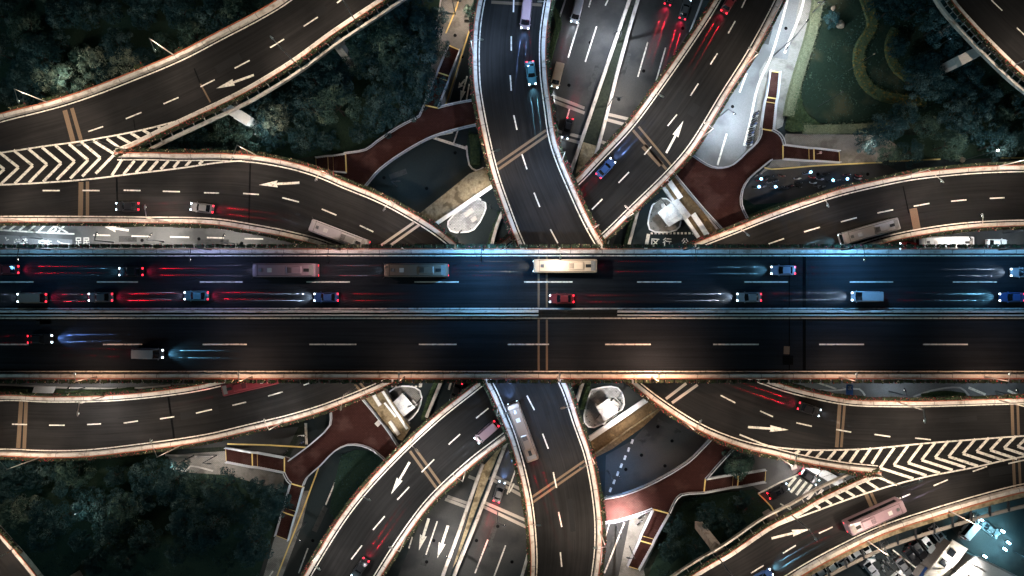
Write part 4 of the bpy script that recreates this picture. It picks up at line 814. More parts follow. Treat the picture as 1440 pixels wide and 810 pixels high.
def make_car(color, L=4.6, Wd=1.82, suv=False, van=False):
    rt = vroot('parked_car'); hl_ = L/2; w = Wd/2; hh = 1.72 if suv else (2.1 if van else 1.45)
    mb = MB(); S = [(-1.0, .80, .38, .70), (-.965, .9, .28, .84), (-.8, .98, .2, .93), (-.3, 1, .2, .95), (.3, 1, .2, .95), (.62, .97, .2, .88), (.88, .92, .25, .76), (.97, .8, .32, .66), (1.0, .66, .4, .58)]
    mb.loft([ring(a*hl_, b*w, c, d) for a, b, c, d in S]); mb.build('body', M['car_'+color], rt, smooth=False)
    x0, x1, x2, x3 = (-.93, -.86, .22, .42) if (suv or van) else (-.74, -.48, .10, .40)
    if van: x2, x3 = .52, .74
    mb = MB(); zb = .90; zt = hh-.05; wb, wt = .88*w, .70*w if not van else .80*w
    b = [(x0*hl_, -wb, zb), (x3*hl_, -wb, zb-.03), (x3*hl_+.12, 0, zb-.03), (x3*hl_, wb, zb-.03), (x0*hl_, wb, zb), (x0*hl_-.06, 0, zb)]
    t = [(x1*hl_, -wt, zt), (x2*hl_, -wt, zt), (x2*hl_+.05, 0, zt), (x2*hl_, wt, zt), (x1*hl_, wt, zt), (x1*hl_-.03, 0, zt)]
    mb.loft([b, t]); mb.build('windows', M['glass_dark'], rt)
    mb = MB(); k = .96; o_ = lambda z_, q: [(x1*hl_-.02, -wt*q, z_), (x2*hl_+.02, -wt*q, z_), (x2*hl_+.08, 0, z_), (x2*hl_+.02, wt*q, z_), (x1*hl_-.02, wt*q, z_), (x1*hl_-.06, 0, z_)]
    mb.loft([o_(zt-.01, 1.04), o_(zt+.035, .98), o_(zt+.055, .8)]); rf = mb.build('roof', M['car_'+color], rt)
    for s in (-1, 1):          # pillars in body colour
        mb = MB(); mb.bar((x3*hl_, s*wb*1.005, zb), (x2*hl_, s*wt*1.02, zt), .09, .06); mb.build('pillar', M['car_'+color], rt); mb = MB(); mb.bar((x0*hl_, s*wb*1.005, zb), (x1*hl_, s*wt*1.02, zt), .10, .06); mb.build('pillar', M['car_'+color], rt)
        mb = MB(); mb.loft([[(x3*hl_-.1, s*(w-.02), .92), (x3*hl_+.06, s*(w-.02), .92), (x3*hl_+.06, s*(w-.02), 1.06), (x3*hl_-.1, s*(w-.02), 1.06)], [(x3*hl_-.08, s*(w+.17), .95), (x3*hl_+.02, s*(w+.17), .95), (x3*hl_+.02, s*(w+.17), 1.05), (x3*hl_-.08, s*(w+.17), 1.05)]]); mb.build('mirror', M['car_'+color], rt)
    if suv: mb = MB(); mb.prism([(-.35*hl_, -.42*w), (.05*hl_, -.42*w), (.05*hl_, .42*w), (-.35*hl_, .42*w)], zt+.05, zt+.075); mb.build('sunroof', M['glass_dark'], rf)
    wheels(rt, (-.6*hl_, .62*hl_), w-.12); lights(rt, hl_, -hl_, w*.68, .66, .78)
    return rt
def make_bus(color, L=11.8, Wd=2.5, stripes=True):
    rt = vroot('city_bus'); hl_ = L/2; w = Wd/2
    mb = MB(); mb.loft([ring(a, b*w, c, d, .22) for a, b, c, d in ((-hl_, .88, .5, 2.75), (-hl_+.12, .97, .35, 2.98), (-hl_+.5, 1, .35, 3.05), (hl_-.7, 1, .35, 3.05), (hl_-.15, .97, .35, 2.95), (hl_, .86, .5, 2.6))]); mb.build('body', M['car_'+color], rt)
    for s in (-1, 1): mb = MB(); mb.box(-hl_+.8, hl_-.9, s*(w+.002) if s > 0 else s*(w+.012), s*(w+.012) if s > 0 else s*(w+.002), 1.35, 2.4); mb.build('side_windows', M['glass_dark'], rt)
    mb = MB(); mb.add([(hl_+.012, -w*.8, 1.2), (hl_+.012, w*.8, 1.2), (hl_+.012, w*.8, 2.45), (hl_+.012, -w*.8, 2.45), (hl_-.06, -w*.8, 1.2), (hl_-.06, w*.8, 1.2), (hl_-.06, w*.8, 2.45), (hl_-.06, -w*.8, 2.45)], [(0, 1, 2, 3), (7, 6, 5, 4), (0, 4, 5, 1), (3, 2, 6, 7), (0, 3, 7, 4), (1, 5, 6, 2)]); mb.build('windscreen', M['glass_dark'], rt)
    mb = MB(); mb.loft([[(x, -y*.85, z_), (x, y*.85, z_), (x, y*.6, z2), (x, -y*.6, z2)] for x, y, z_, z2 in ((-3.4, .85, 3.04, 3.2), (-3.2, 1, 3.04, 3.3), (-.7, 1, 3.04, 3.3), (-.5, .85, 3.04, 3.2))]); ac = mb.build('roof_unit', M['car_'+color], rt)
    mb = MB()
    for k in range(4): mb.box(-1.5+k*.22, -1.4+k*.22, -.5, .5, 3.29, 3.33)
    mb.build('louvre', M['rubber'], ac)
    mb = MB(); mb.box(2.2, 3.0, -.4, .4, 3.04, 3.13); mb.build('roof_hatch', M['concrete'], rt); mb = MB(); mb.box(-5.0+.3, -4.0+.3, -.3, .3, 3.1, 3.16); mb.build('roof_hatch', M['rubber'], rt)
    for sy in (-1, 1): mb = MB(); mb.box(-5.2, 5.0, sy*1.02-.035, sy*1.02+.035, 3.045, 3.085); mb.build('roof_rail', M['rubber'], rt)
    mb = MB(); mb.box(hl_-1.1, hl_-1.04, -1.05, 1.05, 3.04, 3.075); mb.build('roof_seam', M['rubber'], rt)
    mb = MB(); mb.loft([[(4.0, -.35, 3.04), (4.0, .35, 3.04), (4.0, .3, 3.2), (4.0, -.3, 3.2)], [(4.6, -.3, 3.04), (4.6, .3, 3.04), (4.6, .2, 3.1), (4.6, -.2, 3.1)]]); mb.build('roof_vent', M['car_grey'], rt)
    mb = MB(); mb.box(-hl_+.35, -hl_+1.2, -.9, .9, 3.04, 3.09); mb.build('engine_cover', M['concrete_dark'], rt)
    wheels(rt, (-hl_+2.6, hl_-2.4), w-.16, .48, .28); lights(rt, hl_+.02, -hl_, w*.74, .95, 1.1)
    for s in (-1, 1): mb = MB(); mb.bar((hl_-.1, s*w*.9, 2.5), (hl_+.35, s*(w+.25), 2.1), .12, .25); mb.build('mirror', M['rubber'], rt)
    return rt
def make_scooter(body):
    rt = vroot('scooter')
    mb = MB(); mb.loft([[(x, -w, a), (x, w, a), (x, w*.7, b), (x, -w*.7, b)] for x, w, a, b in ((-.85, .06, .55, .66), (-.6, .16, .42, .78), (-.2, .17, .32, .74), (.05, .13, .22, .34), (.35, .14, .22, .36), (.48, .18, .3, .95), (.62, .12, .45, .98), (.70, .05, .6, .85))]); mb.build('body', M['car_'+body], rt)
    mb = MB(); mb.loft([[(x, -w, .74), (x, w, .74), (x, w*.8, .86), (x, -w*.8, .86)] for x, w in ((-.72, .08), (-.5, .16), (-.1, .14), (.05, .08))]); mb.build('seat', M['rubber'], rt)
    for x in (-.62, .68): mb = MB(); mb.tube((x, -.05, .24), (x, .05, .24), .24, .24, 12); mb.build('wheel', M['rubber'], rt)
    mb = MB(); mb.bar((.48, -.36, 1.02), (.52, .36, 1.02), .05, .05); mb.bar((.52, 0, .9), (.5, 0, 1.03), .07, .07); mb.build('handlebar', M['chrome'], rt)
    mb = MB(); mb.box(.60, .70, -.07, .07, .86, .95); mb.build('headlight', M['white_metal'], rt)
    return rt
PROTO = {}
def proto(kind, color, lit=True):
    k = (kind, color, lit)
    if k in PROTO: c = copy_tree(PROTO[k]); return c
    o = {'car': lambda: make_car(color), 'suv': lambda: make_car(color, 4.9, 1.95, suv=True), 'van': lambda: make_car(color, 5.6, 2.0, van=True), 'bus': lambda: make_bus(color), 'scooter': lambda: make_scooter(color)}[kind]()
    if not lit:
        for c in o.children:
            if c.name.startswith('headlight') and kind != 'scooter': c.data.materials[0] = M['light_off']
            if c.name.startswith('taillight'): c.data.materials[0] = M['light_off_red']
    PROTO[k] = o; return o
NAMES = {'car': ('car', 'car'), 'suv': ('suv', 'car'), 'van': ('van', 'van'), 'bus': ('bus', 'bus'), 'scooter': ('scooter', 'scooter')}
HCOL = {'cyan': (.25, .72, 1), 'white': (.72, .86, 1), 'blue': (.22, .42, 1), 'warm': (1, .85, .65), 'lilac': (.85, .7, 1)}
ALL_CARS = []
def vehicle(kind, color, px, py, z, ang, label, head=None, hp=0, tail=0, group=None, sc=1.0):
    o = proto(kind, color, hp > 0 or tail > 0); o.name = NAMES[kind][0] if kind != 'suv' else 'car'
    o.location = W(px, py, z+{'bus': 2.6, 'van': 1.6, 'scooter': .5}.get(kind, 1.0))[:2]+(z+.03,); o.rotation_euler = (0, 0, R(ang)); o.scale = (sc,)*3
    for g in ('group',):
        if g in o.keys(): del o[g]
    tag(o, label, NAMES[kind][1], group); ALL_CARS.append((o, kind, head, hp, tail)); return o
def add_beams():
    for o, kind, head, hp, tail in ALL_CARS:
        hl_, w, zf = {'car': (2.3, .62, .68), 'suv': (2.45, .66, .72), 'van': (2.8, .68, .72), 'bus': (5.95, .95, .95)}.get(kind, (0, 0, 0))
        if head and hp:
            for s in (-1, 1):      # a long narrow pencil from each lamp
                spot('headlight_beam', (hl_+.1, s*w, zf), (R(90-11), 0, R(-90)), hp*190000, HCOL[head], 17, .25, .03, o).scale = (.055, 1, 1)
            spot('headlight_spill', (hl_+.1, 0, zf+.05), (R(90-22), 0, R(-90)), hp*HEADW*45, HCOL[head], 80, 1, .15, o)
        if tail:
            for s in (-1, 1): spot('taillight_beam', (-hl_-.1, s*w, zf+.1), (R(90-11), 0, R(90)), tail*260000, (1, .008, .03), 17, .25, .03, o).scale = (.055, 1, 1)
            spot('taillight_spill', (-hl_-.1, 0, zf+.15), (R(90-35), 0, R(90)), tail*TAILW*45, (1, .02, .08), 100, 1, .15, o)
V = vehicle
# north carriageway of the viaduct, driving left
V('car', 'maroon', 8, 379, ZM, 180, 'dark red car at the left edge of the viaduct, outer lane', 'white', .1, 1.3)
V('car', 'black', 183, 382, ZM, 180, 'black car with bright tail lights in the outer viaduct lane, left part', 'cyan', .25, 1.5)
V('bus', 'pink', 400, 380, ZM, 180, 'dusty pink bus in the outer viaduct lane, behind the black car', 'lilac', .25, .3)
V('bus', 'brown', 585, 380, ZM, 180, 'brown bus in the outer viaduct lane, following the pink bus', 'white', .3, .3)
V('bus', 'cream', 795, 374, ZM, 180, 'cream bus lit warmly under the lamp at mid viaduct', 'warm', .9, .3)
V('car', 'greyblue', 1102, 380, ZM, 180, 'grey blue car with cyan headlights in the outer viaduct lane, right part', 'cyan', 1.5, .1)
V('car', 'silver', 1440, 383, ZM, 180, 'silver car cut by the right edge of the viaduct, outer lane', 'white', 1.5, .1)
V('van', 'brown', 40, 419, ZM, 180, 'brown van in the inner viaduct lane at the far left', 'white', .3, 1.6)
V('car', 'grey', 140, 418, ZM, 180, 'grey car in the inner viaduct lane with long red glow behind', 'white', .1, 1.6)
V('car', 'teal', 275, 416, ZM, 180, 'teal car in the inner viaduct lane, between two pairs of red lights', 'lilac', .4, 1.3)
V('car', 'blue', 458, 418, ZM, 180, 'dark blue car in the inner viaduct lane with white beams ahead', 'white', 2.0, .6)
V('car', 'maroon', 790, 420, ZM, 180, 'dull red car in the inner lane beside the cream bus', 'white', .1, .6)
V('car', 'silver', 1054, 418, ZM, 180, 'silver car in the inner viaduct lane with long white beams, right of centre', 'white', 2.2, .1)
V('van', 'silver', 1222, 417, ZM, 180, 'silver van in the inner viaduct lane, right part', 'white', 2.0, .1)
V('car', 'blue', 1424, 418, ZM, 180, 'blue car at the right end of the inner viaduct lane', 'cyan', 2.2, .1)
V('car', 'black', 55, 477, ZM, 1, 'black car on the south carriageway with long blue beams', 'blue', 2.2, .1)
V('van', 'silver', 205, 498, ZM, -1, 'silver van on the south carriageway beside the parapet', 'cyan', 2.2, .3)
# ramps
V('car', 'black', 178, 290, ZA, 180, 'black car on the left inner ramp below the chevrons', None, 0, .35)
V('car', 'grey', 283, 292, ZA, 173, 'grey car with red glow behind on the left inner ramp', 'white', .15, 1.8)
V('bus', 'pearl', 476, 331, ZA, 159, 'pale grey bus nosing out from under the viaduct on the left inner ramp', 'white', .15, .8)
V('bus', 'pearl', 1225, 325, ZB, 196, 'pale grey bus coming down the right-hand ramp towards the viaduct', 'cyan', 1.6, .1)
V('van', 'pink', 740, 18, ZA, 264, 'pale pink van at the top edge of the top centre ramp', 'blue', 1.4, .1)
V('car', 'teal', 747, 102, ZA, 277, 'teal car with blue beams on the top centre ramp', 'cyan', 2.0, .2)
V('car', 'maroon', 1026, 3, ZB, 60, 'maroon car at the top of the diagonal ramp trailing red light', 'warm', .2, 1.9)
V('car', 'blue', 852, 236, ZB, 47, 'dark blue car on the diagonal ramp near the road joint', 'blue', 1.8, 1.0)
V('van', 'silver', 812, 12, 0, 256, 'silver van at the top edge of the sunken road', 'white', .8, .1)
V('van', 'cream', 784, 104, 0, 256, 'cream van beside the kerb of the sunken road', 'white', .5, .1)
V('car', 'black', 943, -8, 0, 73, 'black car leaving by the top edge of the sunken road', None, 0, 2.2)
V('car', 'grey', 964, 12, 0, 73, 'grey car near the top edge of the sunken road', None, 0, 1.6)
V('car', 'black', 798, 180, 0, 255, 'black car on the sunken road near its joints', 'white', .3, .4)
V('bus', 'brown', 735, 608, ZA, 110, 'brown bus on the bottom centre ramp with blue lights ahead', 'blue', 2.2, 1.0)
V('van', 'pink', 684, 609, ZB, 221, 'pale pink van on the lower diagonal ramp', 'white', .3, .2)
V('car', 'black', 506, 800, ZB, 235, 'black car at the bottom edge with two strong red lights', None, 0, 2.2)
V('bus', 'maroon', 352, 540, ZB, 13, 'maroon bus half hidden under the viaduct on the lower left ramp', 'blue', 1.0, .1)
V('car', 'black', 1139, 576, ZA, -19, 'black car with red glow behind on the lower right ramp', 'white', .2, 2.4)
V('bus', 'pink', 1233, 728, ZO, 24, 'pale pink bus on the outer lower right ramp', 'lilac', .5, .3)
V('car', 'blue', 1072, 813, ZO, 30, 'blue car at the bottom edge of the outer lower right ramp', 'cyan', 2.2, .1)
V('car', 'grey', 702, 692, 0, 73, 'grey car on the sunken road south of the viaduct', 'blue', .8, 1.3)
V('car', 'black', 641, 552, 0, 250, 'black car just south of the viaduct on the sunken road', None, 0, .1)
# standing vehicles on the ground
V('bus', 'white', 1331, 341, 0, 180, 'white bus stopped in the side street under the right-hand ramp')
V('car', 'white', 1403, 342, 0, 0, 'white car with dark glass stopped behind the white bus')
V('car', 'red', 1281, 346, 0, 180, 'red car in front of the white bus', None, 0, .5)
V('suv', 'black', 1095, 691, 0, 26, 'black car with roof gleam waiting at the zebra crossing', None, 0, .2)
V('car', 'black', 1139, 671, 0, -35, 'small black car by the long white shelter roof', None, 0, .25)
V('suv', 'white', 1305, 765, 0, -50, 'white car with sunroof in the car park under the outer ramp')
V('suv', 'silver', 1321, 753, 0, -52, 'silver car with black roof glass beside the white car')
V('suv', 'black', 1293, 774, 0, -50, 'glossy black car on the left of the white car')
V('car', 'black', 1284, 784, 0, -50, 'second black car from the white car')
V('car', 'white', 1222, 779, 0, -60, 'white car under the outer beam of the lower right ramp')
V('car', 'white', 1172, 796, 0, 35, 'white car at the bottom edge under the outer ramp beam')
V('car', 'silver', 1189, 790, 0, 35, 'silver car second under the outer ramp beam')
V('suv', 'white', 1262, 814, 0, 40, 'white car cut by the bottom edge beside the scooter rack')
V('van', 'silver', 1368, 744, 0, 50, 'silver van standing on the cyan lit forecourt')
V('car', 'grey', 1394, 746, 0, -38, 'grey car on the cyan lit forecourt edge')
for i, (x, y, c, l_) in enumerate(((1156, 803, 'silver', 'silver car lowest in the row under the outer ramp beam'), (1206, 776, 'white', 'white car fourth in the row under the outer ramp beam'), (1240, 760, 'black', 'black car at the upper end of the row under the outer ramp beam'), (1272, 798, 'grey', 'grey car between the scooters and the blue sheet shed'), (1226, 801, 'silver', 'silver car left of the scooter group in the car park'))):
    V('car', c, x, y, 0, 35 if i in (0, 1) else -52, l_)
V('car', 'black', 1210, 786, 0, -55, 'black car left of the white one under the ramp beam')
slab('site_cabin', 'long cream flat roof with two dark square hatches beside the white depot roof', 'building', [(1340, 759), (1361, 772), (1322, 826), (1299, 812)], 3.6, 'tan_pale', .3)
for x, y in ((1337.5, 777), (1326.5, 791)):
    c = Vector(W(x, y, 3.6)); mb = MB(); mt = Matrix.Translation((c.x, c.y, 0)) @ Matrix.Rotation(R(55), 4, 'Z'); mb.box(-.75, .75, -.75, .75, 3.58, 3.85, 0, mt); mb.build('roof_hatch', M['glass_dark'], bpy.data.objects['site_cabin'])
for i, (x, y, pw, lb) in enumerate(((1374, 728, 700, 'top blue white floodlight on the forecourt'), (1404, 744, 500, 'blue white floodlight at the forecourt wall'), (1412, 760, 600, 'upper of two close blue floodlights on the forecourt'), (1407, 769, 700, 'lower of two close blue floodlights on the forecourt'), (1379, 779, 450, 'blue floodlight next to the depot roof edge'))):
    rt = root('floodlight', W(x, y, 0), lb, 'floodlight'); c = W(x, y, 0)
    mb = MB(); mb.tube((c[0], c[1], 0), (c[0], c[1], 1.3), .06, .06, 6); mb.build('post', M['pole_black'], rt)
    mt = Matrix.Translation((c[0], c[1], 1.4)) @ Matrix.Rotation(R(-35), 4, 'Z'); mb = MB(); mb.box(-.45, .45, -.2, .2, -.1, .06, 0, mt); mb.build('lens', M['flood_cyan'], rt)
    l = bpy.data.lights.new('lamp_light', 'POINT'); l.energy = pw; l.color = (.25, .75, 1); l.shadow_soft_size = .1; o = bpy.data.objects.new('lamp_light', l); COL.objects.link(o); o.parent = rt; o.location = (0, 0, 2.0)
rng = random.Random(5)
sc_col = ['black', 'white', 'red', 'blue', 'grey', 'silver', 'maroon', 'black']
# scooters parked in front of the right-hand ramp
spots = [(1066, 245, 'black'), (1068, 253, 'red'), (1074, 253, 'maroon'), (1082, 249, 'black'), (1083, 256, 'silver'), (1089, 255, 'grey'), (1099, 247, 'maroon'), (1064, 264, 'white'), (1072, 263, 'silver'), (1088, 264, 'blue'), (1098, 264, 'black'), (1104, 264, 'grey'), (1121, 251, 'white'), (1123, 257, 'black'),
         (1133, 244, 'blue'), (1136, 243, 'silver'), (1142, 249, 'red'), (1143, 257, 'white'), (1153, 252, 'white'), (1155, 263, 'silver'), (1160, 245, 'black'), (1168, 255, 'black'), (1176, 254, 'grey'), (1187, 253, 'black'), (1190, 246, 'maroon'), (1206, 251, 'silver'), (1207, 247, 'red'), (1111, 262, 'maroon'), (1122, 263, 'black'), (1148, 261, 'grey')]
for x, y, c in spots:
    V('scooter', c, x, y, 0, rng.uniform(-15, 15), '%s scooter parked in the long row between plaza kerb and right-hand ramp' % c, group='scooters parked below the paved plaza')
for i in range(15):
    t = i/14; V('scooter', ['black', 'blue', 'white', 'grey'][i % 4], 1063-t*10+rng.uniform(-.8, .8), 158+t*46, 0, 20+rng.uniform(-12, 12), '%s scooter in the tight row at the kerb of the bright street' % ['black', 'blue', 'white', 'grey'][i % 4], group='scooters at the kerb of the bright street')
for i in range(9):
    V('scooter', ['white', 'silver', 'black'][i % 3], 1243+(i % 3)*7+rng.uniform(-1, 1), 790+(i//3)*7-(i % 3)*5, 0, 125+rng.uniform(-10, 10), '%s scooter standing in the bottom right car park' % ['white', 'silver', 'black'][i % 3], group='scooters in the bottom right car park')
for x, y, c, lb in ((424, 613, 'white', 'white scooter beside the lower left footbridge, upper of two'), (424, 623, 'blue', 'blue scooter beside the lower left footbridge, lower of two'), (902, 727, 'black', 'black scooter tucked under the lit footbridge edge'), (899, 735, 'grey', 'grey scooter tucked under the lit footbridge edge'), (906, 722, 'maroon', 'maroon scooter tucked under the lit footbridge edge'), (402, 636, 'black', 'black scooter between kerb and lower left stairs'), (658, 29, 'black', 'black scooter on the warm lit path by the top centre ramp'), (1278, 768, 'black', 'black scooter left of the glossy black car')):
    V('scooter', c, x, y, 0, rng.uniform(0, 40), lb)
# small blue-white lamps glowing among the parked scooters
for i, (x, y) in enumerate(((1067, 253), (1064, 264), (1087, 264), (1136, 243.5), (1167, 255), (1187, 253))):
    rt = root('charging_light', W(x, y, 0), 'glowing blue white charging light among the scooters, %s' % ['nearest the footbridge', 'lowest by the footbridge', 'third from the footbridge', 'closest to the kerb', 'second from the right end', 'at the right end'][i], 'light')
    c = W(x, y, 0); mb = MB(); mb.tube((c[0], c[1], 0), (c[0], c[1], 1.5), .05, .05, 6); mb.build('post', M['pole_black'], rt)
    mb = MB(); mb.tube((c[0], c[1], 1.5), (c[0], c[1], 1.62), .30, .26, 10); mb.build('lens', M['led_blue'], rt)
    l = bpy.data.lights.new('lamp_light', 'POINT'); l.energy = 60; l.color = (.2, .5, 1); l.shadow_soft_size = .1; o = bpy.data.objects.new('lamp_light', l); COL.objects.link(o); o.parent = rt; o.location = (0, 0, 2.2)
add_beams()

# ------------------------------------------------------------------ greenery
def leaf_cluster(mb, c, r, n, s, rg, m=0, flat=.75, mfn=None):
    for _ in range(n):
        d = Vector((rg.gauss(0, 1), rg.gauss(0, 1), rg.gauss(.35, 1)*flat)); d.normalize()
        p = c + d*r*rg.uniform(.72, 1.05); nn = (d+Vector((rg.uniform(-.5, .5), rg.uniform(-.5, .5), rg.uniform(-.2, .6)))).normalized()
        a = nn.cross(Vector((rg.uniform(-1, 1), rg.uniform(-1, 1), rg.uniform(-1, 1)))).normalized(); b = nn.cross(a); q = s*rg.uniform(.6, 1.3)
        mb.add([p-a*q-b*q*.5, p+a*q-b*q*.5, p+a*q*.7+b*q*.6, p-a*q*.7+b*q*.6], [(0, 1, 2, 3)], mfn(rg) if mfn else m)
# planter boxes hung outside the parapets
def make_planter(i):
    rg = random.Random(40+i)
    mb = MB(); mb.loft([[(x, -.22, .0), (x, .22, 0), (x, .27, .38), (x, -.27, .38)] for x in (-.75, .75)]); o = mb.build('planter_box', M['planter_dark'], origin=(0, 0, 0))
    g = MB()
    for k in range(5): leaf_cluster(g, Vector((-.62+k*.31+rg.uniform(-.05, .05), rg.uniform(-.1, .1), .5)), rg.uniform(.2, .34), 16, .11, rg, mfn=lambda r: (1 if r.random() < FL[i] else (2 if r.random() < .04 else 0)))
    f = g.build('shrub', [M['leaf_box'], M['petal'], M['petal_pale']], o); return o
FL = [.02, .03, .05, .16, .22, .01]
PL = [make_planter(i) for i in range(6)]; used = set()
WHERE = {'main_n': 'the north parapet of the wide viaduct', 'main_s': 'the south parapet of the wide viaduct', 'outer_n': 'the outer parapet of the upper left ramp', 'outer_s': 'the inner parapet of the upper left outer ramp', 'inner_n': 'the outer curve of the left inner ramp', 'inner_s': 'the inner curve of the left inner ramp',
         'low_n': 'the outer curve of the right-hand low ramp', 'low_s': 'the inner curve of the right-hand low ramp', 'low2_n': 'the upper side of the long diagonal ramp', 'low2_s': 'the lower side of the long diagonal ramp', 'inner2_n': 'the left curve of the top centre ramp', 'inner2_s': 'the right curve of the top centre ramp', 'outer2_n': 'the upper parapet of the lower right outer ramp', 'corner': 'the edge of a dark corner ramp'}
rg = random.Random(3); rest = MB(); count = 0; cands = []
for pl, sd, z, key in PLANTER_ROWS:
    L_ = clen(pl); main = key.startswith('main'); t = 1.0; step = 1.97 if main else 1.75
    while t < L_-.5:
        p, d = at(pl, t); n_ = Vector((-d.y, d.x))*sd; t += step
        if key == 'outer_n' and rg.random() < .75: continue
        p2 = p+n_*(.62 if not main else .50); sx = 720+p2.x*F/(H-z); sy = 405-p2.y*F/(H-z)
        if sx < -6 or sx > 1446 or sy < -6 or sy > 816: continue
        if not main and 356 < sy < 524: continue
        if z == ZB and not main:      # hidden under an upper ramp: skip by distance to the covering deck
            pass
        cands.append((not main, -z, rg.random(), p2, d, z, key))
cands.sort(key=lambda c: (c[0], c[1], c[2])); NPL = 300
for _, _, _, p2, d, z, key in cands:
    main = key.startswith('main'); k = rg.choice([0, 1, 2, 5] if key in ('main_n', 'main_s', 'inner_s', 'low_s', 'corner') else ([0, 2, 3, 1, 5] if key != 'inner2_n' else [2, 3, 4]))
    an = math.atan2(d.y, d.x)+rg.choice((0, math.pi))
    if count < NPL:
        o = PL[k] if k not in used else copy_tree(PL[k]); used.add(k)
        o.location = (p2.x, p2.y, z+.55); o.rotation_euler = (0, 0, an); o['_o'] = 0; s = rg.uniform(.92, 1.1); o.scale = (1 if main else 1.12, s*(1.25 if main else 1.5), s*1.15)
        tag(o, 'shrub planter outside ' + WHERE[key], 'planter', 'planter boxes along ' + WHERE[key]); count += 1
    else:
        mt = Matrix.Translation((p2.x, p2.y, z+.55)) @ Matrix.Rotation(an, 4, 'Z')
        for src, mo in ((PL[k].data, 0), (PL[k].children[0].data, 1)):
            rest.add([tuple(mt @ v.co) for v in src.vertices], [tuple(f.vertices) for f in src.polygons]); n0 = len(src.polygons)
            rest.m[-n0:] = [mo+f.material_index for f in src.polygons]
for k in range(6):
    if k not in used: bpy.data.objects.remove(PL[k].children[0]); bpy.data.objects.remove(PL[k])
if rest.f:
    o = rest.build('planter_greenery', [M['planter_dark'], M['leaf_box'], M['petal'], M['petal_pale']]); tag(o, 'further planter boxes with shrubs and red flowers along the ramp parapets', 'planters', None, 'stuff')
print('planters', count, len(cands))

# trees
def make_tree(i, leafmat, rad=3.6, ht=8.5, pale=0):
    rg = random.Random(100+i); rt = vroot('tree')
    mb = MB(); mb.tube((0, 0, 0), (.1, .05, ht*.5), .26, .16, 8)
    for k in range(5):
        a = k*1.26+rg.uniform(-.3, .3); mb.tube((.08, .04, ht*.38+k*.15), (math.cos(a)*rad*.55, math.sin(a)*rad*.55, ht*.62+rg.uniform(0, .6)), .11, .04, 6)
    mb.build('trunk', M['bark'], rt)
    g = MB(); n = 30
    for k in range(n):
        u = (k+.5)/n; ph = k*2.39996+rg.uniform(-.35, .35); r = math.sqrt(u)*rad*rg.uniform(.86, 1.10); zc = ht*.50+(1-(min(1, r/rad))**2)*ht*.40+rg.uniform(-.9, .7)
        if rg.random() < .1: continue
        leaf_cluster(g, Vector((math.cos(ph)*r, math.sin(ph)*r, zc)), rg.uniform(.62, 1.15), 105, .13, rg, flat=.8)
    for k in range(9):
        ph = rg.uniform(0, 6.28); r = rad*rg.uniform(.4, .95); leaf_cluster(g, Vector((math.cos(ph)*r, math.sin(ph)*r, ht*.46)), .7, 30, .15, rg)
    g.build('crown', M[leafmat], rt); return rt
TREES = [make_tree(0, 'leaf_b'), make_tree(1, 'leaf_b', 3.2, 7.8), make_tree(2, 'leaf_a', 3.9, 9), make_tree(3, 'leaf_b', 3.0, 7.2), make_tree(4, 'leaf_a', 3.4, 8.2), make_tree(5, 'leaf_lamplit', 3.3, 8)]
tused = set()
def inside(pt, poly):
    x, y = pt; c = False; n = len(poly)
    for i in range(n):
        (x1, y1), (x2, y2) = poly[i], poly[(i+1) % n]
        if (y1 > y) != (y2 > y) and x < (x2-x1)*(y-y1)/(y2-y1)+x1: c = not c
    return c
def put_tree(k, x, y, label, group, s, rg):
    o = TREES[k] if k not in tused else copy_tree(TREES[k]); tused.add(k)
    c = W(x, y, 0)
    f = (H-6)/H                         # crown, not foot, is what the pixel marks
    o.location = (c[0]*f, c[1]*f, .12); o.rotation_euler = (0, 0, rg.uniform(0, 6.28)); o.scale = (s, s, s*rg.uniform(.9, 1.12)); tag(o, label, 'tree', group)
def grove(poly, where, gap, kinds, seed, skip=(), smin=.66, smax=1.3):
    rg = random.Random(seed); pts = []; xs = [p[0] for p in poly]; ys = [p[1] for p in poly]
    for _ in range(2600):
        p = (rg.uniform(min(xs), max(xs)), rg.uniform(min(ys), max(ys)))
        if not inside(p, poly) or any((p[0]-q[0])**2+(p[1]-q[1])**2 < gap*gap for q in pts) or any((p[0]-a)**2+(p[1]-b)**2 < r*r for a, b, r in skip): continue
        pts.append(p)
    nm = {2: 'mid green', 4: 'mid green', 5: 'lamplit pale green'}
    for x, y in pts:
        k = rg.choice(kinds); cn = nm.get(k, 'dark teal green')
        put_tree(k, x, y, '%s tree in the grove %s' % (cn, where), 'trees %s' % where, rg.uniform(smin, smax), rg)
    return len(pts)
n = grove([(-20, -20), (400, -20), (330, 22), (250, 62), (170, 96), (110, 118), (40, 142), (-20, 148)], 'above the upper left ramp', 31, [0, 1, 3, 0, 1, 4], 1, skip=[(125, 45, 30), (200, 60, 16), (45, 105, 12)])
n += grove([(600, -20), (628, 40), (600, 125), (575, 148), (520, 180), (480, 205), (410, 212), (300, 208), (230, 206), (330, 168), (400, 130), (470, 82), (540, 30), (580, -20)], 'between the upper left ramps', 30, [0, 1, 3, 2, 4, 0], 2)
n += grove([(-20, 655), (60, 652), (200, 652), (235, 668), (310, 676), (395, 700), (392, 730), (368, 770), (300, 775), (200, 790), (110, 800), (60, 760), (-20, 715)], 'below the lower left ramp', 31, [0, 1, 3, 2, 0, 1], 3, skip=[(300, 770, 26), (130, 750, 20)])
n += grove([(1290, 110), (1380, 100), (1460, 150), (1460, 205), (1330, 208), (1262, 220), (1245, 195), (1260, 160)], 'beside the right-hand ramp', 31, [0, 1, 3, 0, 4], 4)
